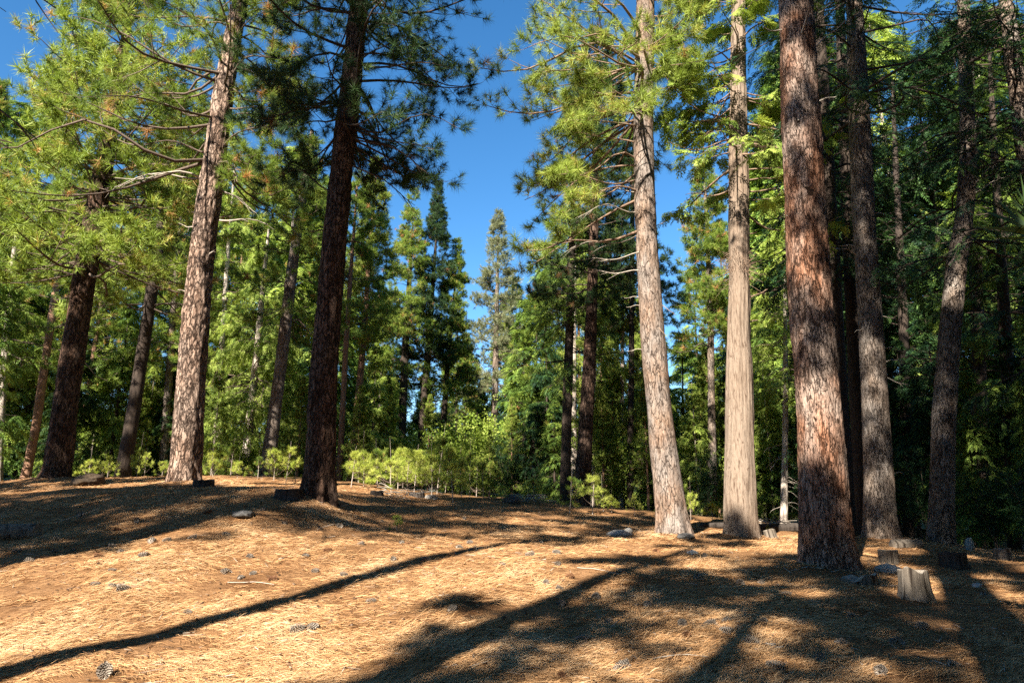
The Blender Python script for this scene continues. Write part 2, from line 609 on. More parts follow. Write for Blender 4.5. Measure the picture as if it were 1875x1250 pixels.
def on_ground(u, v, y0=3.0, y1=60.0):
    """where the ray through a photo pixel first meets the ground"""
    d = ray(u, v)
    Y = np.linspace(y0, y1, 1200)
    X = d[0] * Y / d[1]
    Z = EYE + d[2] * Y / d[1]
    below = np.nonzero(Z < gz(X, Y))[0]
    i = below[0] if len(below) else len(Y) - 1
    return float(X[i]), float(Y[i])


# ------------------------------------------------------------------ trees
def smooth_path(P, zq):
    """P[n,3] with rising z -> points at heights zq (Catmull-like via np.interp + smoothing)"""
    x = np.interp(zq, P[:, 2], P[:, 0])
    y = np.interp(zq, P[:, 2], P[:, 1])
    k = max(3, int(len(zq) * 0.05)) | 1
    ker = np.hanning(k + 2)[1:-1]
    ker /= ker.sum()

    def sm(a):
        p = np.pad(a, k // 2, mode='reflect', reflect_type='odd')
        return np.convolve(p, ker, 'valid')
    return np.stack([sm(x), sm(y), zq], 1)


class Trunk:
    """heights are above the tree's own base"""

    def __init__(s, pts, radii, H):
        s.P = np.asarray(pts, float)
        s.R = np.asarray(radii, float)
        s.H = H

    def c(s, z):
        return np.stack([np.interp(z, s.P[:, 2], s.P[:, 0]), np.interp(z, s.P[:, 2], s.P[:, 1]), np.asarray(z, float)], -1)

    def r(s, z):
        return np.interp(z, s.P[:, 2], s.R)


def straight_trunk(H, r0, lean=(0, 0), flare=1.35):
    z = np.array([-0.3, 0, 0.25, 0.7, 1.5, H * .3, H * .6, H * .85, H])
    r = np.array([r0 * flare * 1.15, r0 * flare, r0 * (1 + (flare - 1) * .5), r0 * (1 + (flare - 1) * .2), r0, r0 * .82, r0 * .5, r0 * .2, 0.012])
    t = z / H
    return Trunk(np.stack([lean[0] * t, lean[1] * t, z], 1), r, H)


def pixel_trunk(path, Y, H):
    """trunk that follows the photographed trunk: list of (u, v, width px) from the base up"""
    base = pix(path[0][0], path[0][1], Y)
    pts, rr = [], []
    for (u, v, w) in path:
        p = pix(u, v, Y) - base
        pts.append(p)
        rr.append(w * 0.5 * pxm(v, Y))
    pts = np.array(pts)
    pts[:, 1] = 0
    rr = np.array(rr)
    d = (pts[-1] - pts[-4]) / (pts[-1, 2] - pts[-4, 2])
    zt = pts[-1, 2]
    ext, er = [], []
    if H > zt + 1:
        for f in (0.4, 0.75, 1.0):
            z = zt + (H - zt) * f
            ext.append(pts[-1] + d * (z - zt) * 0.6)
            ext[-1][2] = z
            er.append(rr[-1] * (1 - f) + 0.012)
    pre = pts[0] - np.array([0, 0, 0.35])
    P = np.vstack([[pre], pts] + ([ext] if ext else []))
    R = np.concatenate([[rr[0] * 1.1], rr, er])
    return base, Trunk(P, R, P[-1, 2])


def trunk_mesh(name, T, mat, parent, segs=40, dz=0.15, rough=0.02, rk=9.0, flute=0.0, seed=0, zmax=None, zk=.22):
    top = T.H if zmax is None else min(T.H, zmax)
    zq = np.concatenate([np.arange(-0.35, 2.0, min(dz, 0.09)), np.arange(2.0, top, dz), [top]])
    C = smooth_path(T.P, zq)
    R = np.interp(zq, T.P[:, 2], T.R)
    k = max(3, int(0.6 / dz)) | 1
    R = np.convolve(np.pad(R, k // 2, mode='edge'), np.ones(k) / k, 'valid')
    a = np.arange(segs) / segs * 2 * pi
    ca, sa = np.cos(a), np.sin(a)
    RR = R[:, None] * np.ones(segs)[None]
    if flute > 0:
        fl = np.exp(-np.maximum(zq, 0) / 0.55)[:, None]
        f = 0.5 * np.sin(a * 5 + seed) + 0.5 * np.sin(a * 8 + seed * 2.1) + 0.6 * noise3(ca * 2.2, sa * 2.2, seed * 3.3, 9)
        RR = RR * (1 + flute * fl * f[None])
    X = R[:, None] * ca[None]
    Yy = R[:, None] * sa[None]
    Z = zq[:, None] * np.ones(segs)
    if rough > 0:
        q = noise3(X * rk, Yy * rk, Z * rk * zk, seed + 1)
        q2 = noise3(X * rk * 2.3, Yy * rk * 2.3, Z * rk * zk * 2.7, seed + 2)
        big = noise3(X * 1.5, Yy * 1.5, Z * 0.8, seed + 3)
        ridge = 1 - np.abs(q) * 2.2
        RR = RR - rough * np.clip(ridge, 0, 1) + rough * 0.5 * q2 + big * np.minimum(0.03, R[:, None] * .07)
    V = np.stack([C[:, 0:1] + RR * ca, C[:, 1:2] + RR * sa, Z], -1)
    n = len(zq)
    idx = np.arange(n * segs).reshape(n, segs)
    nx = np.roll(idx, -1, 1)
    Fq = np.stack([idx[:-1], nx[:-1], nx[1:], idx[1:]], -1).reshape(-1, 4)
    return mesh_obj(name, [(V.reshape(-1, 3), Fq)], mat, parent, smooth=True)


def crown(rng, T, z0, z1, nb, Lf, ef, kind='pine', m=9, nt=3, sl=0.42, sag=0.25, upc=0.18, tpl='tuft_mid', ts=1.0,
          bias=None, tmin=0.3, tint=(0.15, 0.85), drop=0.15, k=4, twig=0.16, brown=0.02, azs=None, zs=None, nudge=0.0):
    """branches in rough whorls on trunk T between heights z0..z1. Lf(f), ef(f): length and rise angle (deg) at f = 0 bottom .. 1 top"""
    if zs is None:
        nw = max(2, nb // 4)
        wz = np.sort(rng.uniform(0, 1, nw)) * .5 + np.linspace(0, 1, nw) * .5
        f = np.clip(wz[rng.integers(0, nw, nb)] + rng.normal(0, .012, nb), 0, 1)
        f[:2] = 1.0
        az = rng.uniform(0, 2 * pi, nb)
    else:
        f = np.asarray(zs, float)
        nb = len(f)
        az = np.asarray(azs, float)
    z = z0 + (z1 - z0) * f
    L = np.array([Lf(x) for x in f]) * rng.uniform(0.65, 1.15, nb)
    if bias is not None:
        L = L * np.clip(1 + bias[1] * np.cos(az - bias[0]), 0.12, 3)
    el = np.radians(np.array([ef(x) for x in f]) + rng.normal(0, 11, nb))
    sg = sag * rng.uniform(0.6, 1.4, nb)
    uc = upc * rng.uniform(0.5, 1.5, nb)
    base = T.c(z)
    h = np.stack([np.cos(az), np.sin(az), np.zeros(nb)], 1)
    pr = np.stack([-np.sin(az), np.cos(az), np.zeros(nb)], 1)
    A = rng.normal(0, 0.13, nb)
    Wv = rng.uniform(2, 5, nb)
    A2 = rng.normal(0, 0.045, nb)
    r0 = T.r(z) * 0.8

    def ev(t):            # t[nb,q] -> [nb,q,3]
        tt = t[..., None]
        zz = L[:, None] * (np.sin(el)[:, None] * t - sg[:, None] * t ** 2 + uc[:, None] * t ** 3 + A2[:, None] * np.sin(t * Wv[:, None] * 2))
        return (base[:, None] + h[:, None] * (r0[:, None] + L[:, None] * t * np.cos(el)[:, None])[..., None]
                + pr[:, None] * (L[:, None] * A[:, None] * np.sin(t * Wv[:, None]))[..., None] + zz[..., None] * np.array([0, 0, 1.0]))
    n = 8
    tq = np.broadcast_to(np.linspace(0, 1, n), (nb, n))
    BP = ev(tq)
    br = np.clip(0.008 + 0.0098 * L, 0.010, 0.07)
    BR = br[:, None] * (1 - 0.8 * np.linspace(0, 1, n))[None]
    blocks = [tubes(BP, BR, 5)]
    ts_ = tmin + (1 - tmin) * (np.linspace(0, 1, m)[None] + rng.uniform(-.5, .5, (nb, m)) / m)
    ts_ = np.clip(ts_, 0.05, 1)
    SP = ev(ts_)
    TG = nrm(ev(np.clip(ts_ + .03, 0, 1.05)) - ev(ts_ - .03))
    sgn = np.where((np.arange(m) % 2)[None] == 0, 1, -1) * np.ones((nb, 1))
    beta = np.radians(rng.uniform(32, 66, (nb, m)))
    beta[:, -1] *= 0.15
    side = nrm(np.cross(TG, np.array([0, 0, 1.0]))) * sgn[..., None]
    SD = TG * np.cos(beta)[..., None] + side * np.sin(beta)[..., None]
    if kind == 'pine':
        SD = SD + np.array([0, 0, 1.0]) * rng.normal(0.10, 0.28, (nb, m))[..., None]
    else:
        SD = SD + np.array([0, 0, 1.0]) * rng.normal(-0.12, 0.12, (nb, m))[..., None]
    SD = nrm(SD)
    SL = L[:, None] * sl * np.clip(1.15 - ts_, 0.12, 1) * rng.uniform(0.6, 1.25, (nb, m)) + 0.12
    us = (0.22 if kind == 'pine' else -0.28)
    q = np.linspace(0, 1, 4)

    def sev(s):           # s[...,S]
        return SP[:, :, None] + SD[:, :, None] * (SL[..., None] * s)[..., None] + np.array([0, 0, 1.0]) * (us * SL[..., None] * s * s)[..., None]
    SQ = sev(np.broadcast_to(q, (nb, m, 4)))
    keep = rng.random((nb, m)) > drop
    SR = np.clip(br[:, None] * (1 - .75 * ts_) * .55, 0.006, 0.03)[..., None] * (1 - .65 * q)
    blocks.append(tubes(SQ[keep], SR[keep], 3))
    s = (np.arange(nt)[None, None] + rng.uniform(.35, 1.0, (nb, m, nt))) / nt
    if kind == 'pine':
        s = s ** 0.6
    s = np.clip(s, 0.1, 1)
    TP = sev(s)
    TD = SD[:, :, None] + np.array([0, 0, 1.0]) * (2 * us * s)[..., None]
    bt = rng.uniform(tint[0], tint[1], (nb, m))
    tn = np.clip(bt[..., None] + rng.normal(0, 0.12, (nb, m, nt)), 0, 0.93)
    kk = np.broadcast_to(keep[..., None], tn.shape)
    TP, TD, tn = TP[kk], TD[kk], tn[kk]
    Mn = len(TP)
    tn = np.where(rng.random(Mn) < brown, 1.0, tn)
    if kind == 'pine':
        off = nrm(rng.normal(size=(Mn, 3)) + TD * .7) * (twig * rng.uniform(.4, 1.4, Mn))[:, None]
        Q = TP + off
        tw = np.stack([TP, (TP + Q) / 2 + [0, 0, -.012], Q], 1)
        blocks.append(tubes(tw, np.full((Mn, 3), 0.006) * np.array([1, .8, .5]), 3))
        D = nrm(off * 1.5 / max(twig, .01) + TD * .8 + np.array([0, 0, .35]))
        ref = rng.normal(size=(Mn, 3))
        sc_ = ts * rng.uniform(.78, 1.2, Mn)
    else:
        Q = TP
        sd = nrm(np.cross(TD, np.array([0, 0, 1.0])))
        D = nrm(TD + sd * rng.normal(0, .7, Mn)[:, None] + np.array([0, 0, 1.0]) * rng.normal(-.18 - nudge, .22, Mn)[:, None])
        ref = np.array([0, 0, 1.0]) + rng.normal(0, .28, (Mn, 3))
        sc_ = ts * rng.uniform(.7, 1.25, Mn)
    Lb = np.broadcast_to(L[:, None, None], kk.shape)[kk]
    sc_ = sc_ * np.clip(.42 + .55 * Lb, .45, 1)
    which = rng.integers(0, len(TPL[tpl]), Mn)
    Vs, tt = [], []
    for i, tp in enumerate(TPL[tpl]):
        w = which == i
        if not w.any():
            continue
        V = inst(tp, Q[w], D[w], ref[w], sc_[w])
        Vs.append(V)
        nj = len(tp)
        tt.append(np.clip(np.repeat(tn[w], nj) + np.where(np.repeat(tn[w], nj) > .96, 0, rng.normal(0, .05, nj * w.sum())), 0, 1))
    V = np.concatenate(Vs)
    return blocks, V, np.concatenate(tt)


def crown_objs(parent, parts, fol_mat, limb_mat, fname="crown"):
    blocks = [b for p in parts for b in p[0]]
    V = np.concatenate([p[1] for p in parts])
    t = np.concatenate([p[2] for p in parts])
    mesh_obj("limbs", blocks, limb_mat, parent, smooth=True)
    mesh_obj(fname, [(V, np.arange(len(V)).reshape(-1, 3))], fol_mat, parent, tint=t)


def dead_branch(parent, T, z, az, L, rng, mat='dead', elev=5, droop=0.3, r=0.022, twigs=4, name="dead_branch"):
    base = T.c(np.array([z]))[0]
    d = np.array([cos(az), sin(az), 0])
    p0 = base + d * T.r(z) * .82
    n = 9
    t = np.linspace(0, 1, n)
    ph = rng.uniform(0, 6)
    side = np.array([-d[1], d[0], 0])
    P = p0 + d * (L * t * cos(rad(elev)))[:, None] + np.array([0, 0, 1.0]) * (L * (sin(rad(elev)) * t - droop * t * t + .04 * np.sin(t * 7 + ph)))[:, None] + side * (L * .06 * np.sin(t * 5 + ph))[:, None]
    blocks = [tubes(P[None], (r * (1 - .75 * t))[None], 6)]
    for j in range(twigs):
        i = rng.integers(3, n - 1)
        dd = nrm(P[min(i + 1, n - 1)] - P[i - 1] + side * rng.choice([-1, 1]) * rng.uniform(.2, .5) * L / 4 + np.array([0, 0, rng.uniform(-.4, .15)]) * L / 4)
        l = L * rng.uniform(.12, .35)
        q = np.linspace(0, 1, 5)
        TP = P[i] + dd * (l * q)[:, None] + np.array([0, 0, -1.0]) * (l * .22 * q * q)[:, None] + side * (l * .08 * np.sin(q * 6 + ph))[:, None]
        blocks.append(tubes(TP[None], (r * .45 * (1 - .7 * q))[None], 4))
    return mesh_obj(name, blocks, M[mat], parent, smooth=True)


def hero_root(name, label, cat, base):
    return thing(name, label, cat, base)


PX = lambda a: a                      # readability only

# ------------------------------------------------------------------ GROUND
def ground():
    def axis(fine0, fine1, step, far):
        a = [np.arange(fine0, fine1 + 1e-6, step)]
        s, p = step, fine1
        up = []
        while p < far:
            s *= 1.22
            p += s
            up.append(p)
        s, p = step, fine0
        dn = []
        while p > -far:
            s *= 1.22
            p -= s
            dn.append(p)
        return np.concatenate([np.array(dn[::-1]), a[0], np.array(up)])
    xs = axis(-17, 17, 0.11, 1500)
    ys = axis(3, 30, 0.11, 2600)
    X, Y = np.meshgrid(xs, ys)
    Z = gz(X, Y)
    V = np.stack([X, Y, Z], -1).reshape(-1, 3)
    idx = np.arange(len(V)).reshape(X.shape)
    Fq = np.stack([idx[:-1, :-1], idx[:-1, 1:], idx[1:, 1:], idx[1:, :-1]], -1).reshape(-1, 4)
    m, nt, out = new_mat("forest_floor")
    tc = nt.nodes.new("ShaderNodeTexCoord")

    def streak(rot, sx, sy, sc_):
        mp = nt.nodes.new("ShaderNodeMapping")
        mp.inputs["Rotation"].default_value = (0, 0, rot)
        mp.inputs["Scale"].default_value = (sx, sy, 1)
        nt.links.new(tc.outputs["Object"], mp.inputs[0])
        return noise(nt, mp.outputs[0], sc_, 5, 0.65, 1.2).outputs[0]
    s1 = streak(0.15, 5, 60, 1.0)
    s2 = streak(-0.6, 8, 70, 1.0)
    s3 = streak(0.9, 7, 64, 1.0)
    st = mth(nt, 'MAXIMUM', s1, mth(nt, 'MAXIMUM', mth(nt, 'MULTIPLY', s2, .96), mth(nt, 'MULTIPLY', s3, .93)))
    big = noise(nt, tc.outputs["Object"], 0.9, 5, 0.6).outputs[0]
    mid = noise(nt, tc.outputs["Object"], 7.0, 5, 0.65).outputs[0]
    col = ramp(nt, st, [(0.42, (0.11, 0.058, 0.028)), (0.54, (0.30, 0.165, 0.08)), (0.66, (0.43, 0.27, 0.142)), (0.8, (0.53, 0.38, 0.225))])
    col = mixc(nt, 0.8, col, ramp(nt, mid, [(0.32, (0.40, 0.34, 0.30)), (0.5, (1, 1, 1)), (0.75, (1.1, 1.05, 1.0))]), 'MULTIPLY')
    col = mixc(nt, 0.85, col, ramp(nt, big, [(0.34, (0.45, 0.37, 0.31)), (0.5, (.95, .92, .88)), (0.7, (1.1, 1.1, 1.12))]), 'MULTIPLY')
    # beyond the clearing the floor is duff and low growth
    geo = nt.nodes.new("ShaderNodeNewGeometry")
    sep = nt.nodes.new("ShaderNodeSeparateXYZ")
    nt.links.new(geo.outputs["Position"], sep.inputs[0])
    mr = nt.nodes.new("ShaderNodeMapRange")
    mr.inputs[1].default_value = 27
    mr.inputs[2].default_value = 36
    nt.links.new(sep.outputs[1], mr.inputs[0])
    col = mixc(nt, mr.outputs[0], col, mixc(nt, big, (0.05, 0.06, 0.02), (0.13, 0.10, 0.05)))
    h = mth(nt, 'MULTIPLY_ADD', mid, 0.6, st)
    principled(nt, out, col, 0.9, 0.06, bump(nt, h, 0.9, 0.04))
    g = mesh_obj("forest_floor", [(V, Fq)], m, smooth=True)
    tag(g, kind="structure")


ground()


def mat_litter():
    m, nt, out = new_mat("fallen_needles")
    at = nt.nodes.new("ShaderNodeAttribute")
    at.attribute_name = "tint"
    col = ramp(nt, at.outputs["Fac"], [(0, (0.13, 0.06, 0.028)), (0.3, (0.36, 0.195, 0.085)), (0.65, (0.47, 0.275, 0.132)), (1, (0.585, 0.41, 0.24))])
    principled(nt, out, col, 0.7, 0.12)
    return m


def litter(n=400000):
    rng = np.random.default_rng(11)
    # denser close to the viewer's path
    Y = 4.6 * (26 / 4.6) ** (rng.random(n) ** 1.05)
    X = rng.uniform(-0.92, 0.92, n) * Y * 1.02
    cl = noise3(X * .8, Y * .8, 0, 20) + noise3(X * 1.9, Y * 1.9, 0, 21) + .7 * noise3(X * 5, Y * 5, 0, 22)
    kp = cl + rng.normal(0, .5, n) > -0.25
    X, Y, cl = X[kp], Y[kp], cl[kp]
    n = len(X)
    a0 = 0.05 + .8 * noise3(X * 1.1, Y * 1.1, 0, 23) + rng.normal(0, .45, n)
    tot_V, tot_t = [], []
    for k in range(2):
        a = a0 + (k * rng.uniform(.04, .3, n))
        L = rng.uniform(.11, .21, n)
        w = rng.uniform(.0014, .0027, n) * (1 + Y / 20)
        d = np.stack([np.cos(a), np.sin(a)], 1)
        lift = np.abs(rng.normal(0, .007, n))
        x1, y1 = X + d[:, 0] * L, Y + d[:, 1] * L
        bend = rng.normal(0, .007, n)
        xm, ym = X + d[:, 0] * L * .5 - d[:, 1] * bend, Y + d[:, 1] * L * .5 + d[:, 0] * bend
        z0, z1 = gz(X, Y), gz(x1, y1)
        zb = .006 + lift
        zm = (z0 + z1) / 2 + zb + rng.uniform(.002, .012, n)
        sx, sy = -d[:, 1] * w / 2, d[:, 0] * w / 2
        rise = np.where(rng.random(n) < .05, rng.uniform(.02, .09, n), 0)
        P0 = np.stack([X, Y, z0 + zb * .5], 1)
        P1 = np.stack([xm, ym, zm + rise * .5], 1)
        P2 = np.stack([x1, y1, z1 + zb * .5 + rise], 1)
        S = np.stack([sx, sy, rng.normal(0, .3, n) * w], 1)
        tot_V.append(np.stack([P0 - S, P0 + S, P1 + S, P1 - S, P2], 1).reshape(-1, 3))
        t = np.clip(.52 + .2 * cl + rng.normal(0, .2, n), 0, 1)
        tot_t.append(t)
    V = np.concatenate(tot_V)
    t = np.concatenate(tot_t)
    b = np.arange(len(t))[:, None] * 5
    q = b + np.array([0, 1, 2, 3])
    tr = b + np.array([3, 2, 4])
    o = mesh_obj("needle_litter", [(V, q), (np.zeros((0, 3)), tr - len(V))], mat_litter(), tint=np.concatenate([t, t]))
    tag(o, "dry tan and rust pine needles strewn over the clearing", "needle litter", kind="stuff")


litter()


def debris(n=7500):
    """bark flakes and twig bits"""
    rng = np.random.default_rng(13)
    nb = n // 3
    c = np.array([(b[0], b[1]) for b in BUMPS])[rng.integers(0, len(BUMPS), nb)]
    rr = np.abs(rng.normal(0, .6, nb)) + .38
    aa = rng.uniform(0, 6.283, nb)
    Y = 4.8 * (27 / 4.8) ** rng.random(n - nb)
    X = rng.uniform(-.9, .9, n - nb) * Y
    X = np.concatenate([X, c[:, 0] + rr * np.cos(aa)])
    Y = np.concatenate([Y, c[:, 1] + rr * np.sin(aa)])
    z = gz(X, Y)
    a = rng.uniform(0, 6.283, n)
    stick = rng.random(n) < .4
    l = np.where(stick, rng.uniform(.05, .22, n), rng.uniform(.015, .05, n))
    w = np.where(stick, rng.uniform(.004, .008, n), l * rng.uniform(.4, .8, n))
    d = np.stack([np.cos(a), np.sin(a), rng.normal(0, .25, n)], 1)
    sd = np.stack([-np.sin(a), np.cos(a), rng.normal(0, .3, n)], 1)
    P = np.stack([X, Y, z + .014], 1)
    A, B = d * l[:, None] / 2, sd * w[:, None] / 2
    V = np.stack([P - A - B * .7, P + A * .9 - B, P + A + B * .8, P - A * .8 + B], 1)
    Vt = V + np.array([0, 0, 1.0]) * np.where(stick, w, .006)[:, None, None]
    q = np.arange(n)[:, None] * 8
    V8 = np.concatenate([V, Vt], 1).reshape(-1, 3)
    fs = np.concatenate([q + np.array(f) for f in ([4, 5, 6, 7], [0, 1, 5, 4], [1, 2, 6, 5], [2, 3, 7, 6], [3, 0, 4, 7])])
    t = np.tile(np.where(stick, rng.uniform(.3, 1, n), rng.uniform(0, .75, n)), 5)
    m, nt, out = new_mat("bark_flakes")
    at = nt.nodes.new("ShaderNodeAttribute")
    at.attribute_name = "tint"
    principled(nt, out, ramp(nt, at.outputs["Fac"], [(0, (.035, .022, .015)), (.5, (.13, .075, .045)), (.8, (.26, .20, .15)), (1, (.42, .37, .31))]), .9, .1)
    tag(mesh_obj("litter_debris", [(V8, fs)], m, tint=t), "bark flakes and broken twigs scattered over the needle litter", "forest litter", kind="stuff")


debris()
print("ground done")

# ------------------------------------------------------------------ THE BIG TREES OF THE CLEARING
LEFT = pi


def deg(a):
    return rad(a)


def hero(path, Y, H, name, label, cat, bark, segs=72, dz=0.07, rough=0.018, rk=9, flute=0.16, seed=1, zk=.22):
    base, T = pixel_trunk(path, Y, H)
    r = thing(name, label, cat, base)
    trunk_mesh("trunk", T, M[bark], r, segs, dz, rough, rk, flute, seed, zmax=T.H, zk=zk)
    return r, T, np.random.default_rng(seed + 100)


def hz(T_base_z, v, Y):                # height above a tree base of photo row v at depth Y
    return pix(937, v, Y)[2] - T_base_z


# A  lit brown pine
rA, TA, g = hero([(338, 892, 68), (340, 866, 57), (350, 700, 52), (360, 560, 48), (375, 420, 44), (392, 300, 40), (408, 180, 36), (428, 60, 30), (440, 0, 26)], 20, 21.5,
                 "pine_tree", "tall sunlit brown pine with deeply furrowed bark, rising from a low mound", "pine tree", 'b_lit', seed=1, rough=0.03)
zA = rA.location.z
c1 = crown(g, TA, 9.8, 21.2, 98, lambda f: 3.9 * (1 - f) ** .5 + .5, lambda f: -12 + 50 * f, m=9, nt=3, tpl='tuft_hi', ts=1.22, bias=(LEFT, .3), sag=.28, upc=.25, tint=(.4, .9), brown=.035)
crown_objs(rA, [c1], M['f_pine'], M['limb'])
for (v, az, L, el, dr) in [(402, 5, 1.55, 2, .05), (418, 165, .8, 25, .1), (275, 190, 1.9, 8, .1), (285, 10, .9, 18, .25), (318, 186, 2.6, -6, .1), (345, 20, 1.2, -20, .15), (330, 195, 2.5, 5, .2), (535, 200, .25, 5, 0), (470, 330, .3, 25, 0)]:
    dead_branch(rA, TA, hz(zA, v, 20), deg(az), L, g, 'dead' if v > 300 else 'limb', el, dr, .035 if L > 1 else .022)

# B  dark pine
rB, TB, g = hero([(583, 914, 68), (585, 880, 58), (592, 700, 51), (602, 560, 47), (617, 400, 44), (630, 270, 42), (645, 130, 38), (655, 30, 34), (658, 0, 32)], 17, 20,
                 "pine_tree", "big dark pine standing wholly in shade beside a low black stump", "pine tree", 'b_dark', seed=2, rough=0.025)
zB = rB.location.z
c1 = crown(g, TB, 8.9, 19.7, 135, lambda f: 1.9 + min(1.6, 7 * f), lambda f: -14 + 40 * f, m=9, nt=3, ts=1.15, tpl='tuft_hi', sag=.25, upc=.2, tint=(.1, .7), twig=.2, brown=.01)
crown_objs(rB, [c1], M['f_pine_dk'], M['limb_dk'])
for (v, az, L, el, dr) in [(345, 170, 1.6, 30, -.1), (440, 10, .5, 0, .1), (425, 190, .4, 5, .1), (300, 8, 1.9, -25, .1), (255, 350, 2.2, -15, .25), (640, 5, .25, 0, 0)]:
    dead_branch(rB, TB, hz(zB, v, 17), deg(az), L, g, 'limb_dk', el, dr, .028)

# C  grey-lit leaning pine
rC, TC, g = hero([(1237, 982, 74), (1231, 950, 60), (1222, 880, 54), (1208, 760, 47), (1195, 620, 44), (1186, 480, 41), (1180, 350, 39), (1178, 220, 37), (1180, 100, 35), (1182, 0, 32)], 20, 20.5,
                 "pine_tree", "leaning pine with scaly grey and tan bark and bare branches on one side", "pine tree", 'b_grey', seed=3, rough=0.014)
zC = rC.location.z
c1 = crown(g, TC, 12.6, 20.2, 52, lambda f: 3.3 * (1 - f) ** .4 + .4, lambda f: -15 + 45 * f, m=9, nt=3, tpl='tuft_hi', ts=1.25, bias=(deg(195), .6), sag=.3, upc=.25, tint=(.45, .92), twig=.2)
azs = np.radians([185, 200, 170, 178, 210, 190, 160, 188, 205, 176, 192, 182])
zs = [(hz(zC, v, 20) - 5) / 10 for v in (118, 150, 175, 205, 235, 262, 300, 330, 352, 100, 130, 290)]
c2 = crown(g, TC, 5, 15, 12, lambda f: 3.2, lambda f: -4, m=10, nt=3, tpl='tuft_hi', ts=1.25, sag=.32, upc=.2, tint=(.5, .92), azs=azs, zs=zs, tmin=.5, drop=.25, twig=.2)
azs = np.radians([186, 168, 203])
zs = [(hz(zC, v, 20) - 3) / 10 for v in (318, 365, 425)]
c3 = crown(g, TC, 3, 13, 3, lambda f: 3.7, lambda f: -12, m=8, nt=3, tpl='tuft_hi', ts=1.25, sag=.38, upc=.2, tint=(.45, .9), azs=azs, zs=zs, tmin=.5, drop=.1, twig=.2)
crown_objs(rC, [c1, c2, c3], M['f_pine_yl'], M['dead_red'])
for (v, az, L, el, dr) in [(345, 160, 1.6, 22, .45), (385, 208, 2.4, -3, .25), (432, 186, 2.2, -12, .02), (468, 190, 1.8, -4, .12), (500, 180, 1.5, 8, .1),
                           (545, 182, .5, 5, .1), (560, 184, .45, 0, .1), (640, 180, .5, 2, .1), (415, 15, .45, 35, 0), (560, 330, .5, -30, .2), (600, 300, .5, -50, .1), (680, 265, .5, -45, .1), (120, 200, 1.5, 40, .1), (190, 190, 1.6, 10, .3), (480, 30, .3, 40, 0)]:
    dead_branch(rC, TC, hz(zC, v, 20), deg(az), L, g, 'dead' if az < 250 else 'dead_red', el, dr, .019 if L > 1 else .015, 6 if L > 1 else 2)

# D  incense cedar
rD, TD_, g = hero([(1359, 988, 72), (1357, 955, 62), (1355, 880, 57), (1354, 760, 50), (1353, 640, 44), (1353, 500, 38), (1353, 380, 36), (1352, 250, 33), (1352, 100, 27), (1352, 0, 24)], 20.5, 20.5,
                  "cedar_tree", "pale straight cedar trunk with stringy fibrous bark and a tuft of bare twigs", "cedar tree", 'b_cedar', seed=4, rough=0.03, rk=11, flute=0.12, zk=.04)
zD = rD.location.z
c1 = crown(g, TD_, 11.5, 20.2, 48, lambda f: 2.9 * (1 - f) ** .7 + .3, lambda f: -18 + 40 * f, kind='fir', m=10, nt=4, tpl='fan', ts=1.15, sag=.1, upc=.35, tint=(.3, .95), drop=.25, nudge=.25)
azs = np.radians([180, 200, 165, 190, 20, 0, 340, 30, 355, 175, 185, 10, 195])
zs = [(hz(zD, v, 20) - 5) / 10 for v in (95, 120, 150, 205, 200, 250, 300, 340, 380, 180, 265, 160, 70)]
c2 = crown(g, TD_, 5, 15, 12, lambda f: 2.5, lambda f: -14, kind='fir', m=10, nt=4, tpl='fan', ts=1.2, sag=.1, upc=.4, tint=(.3, 1), azs=azs, zs=zs, tmin=.45, drop=.2, nudge=.3)
crown_objs(rD, [c1, c2], M['f_fir_lt'], M['dead_red'])
for (v, az, L, el, dr) in [(545, 0, .6, 10, -.3), (350, 5, 1.6, 8, .1), (330, 355, 1.3, -3, -.2), (352, 180, 1.5, -2, .05), (230, 182, 1.9, -20, -.25), (262, 178, 2.0, -12, -.2), (215, 170, 1.3, 5, .2), (110, 180, 1.1, 35, .3), (430, 350, .3, 10, 0), (590, 10, .35, 20, 0)]:
    dead_branch(rD, TD_, hz(zD, v, 20.5), deg(az), L, g, 'dead_red', el, dr, .03, 3)
# the brush of dead twigs half way up
tw = []
zc = hz(zD, 492, 20.5)
for i in range(120):
    a = g.uniform(pi * .75, 2 * pi + .35)
    z = zc + g.normal(0, .28)
    p = TD_.c(np.array([z]))[0] + np.array([cos(a), sin(a), 0]) * .26
    d = nrm(np.array([cos(a), sin(a), g.uniform(-.9, .9)]) + g.normal(0, .3, 3))
    l = g.uniform(.15, .65)
    q = np.linspace(0, 1, 5)
    tw.append(p + d * (l * q)[:, None] + np.array([0, 0, g.uniform(-.35, .3)]) * (l * q * q)[:, None] + np.array([-d[1], d[0], 0]) * (.08 * l * np.sin(q * 5 + i))[:, None])
tw = np.array(tw)
mesh_obj("twig_burst", [tubes(tw, np.tile(.008 * (1 - .7 * np.linspace(0, 1, 5)), (len(tw), 1)), 4)], M['dead_red'], rD, smooth=True)

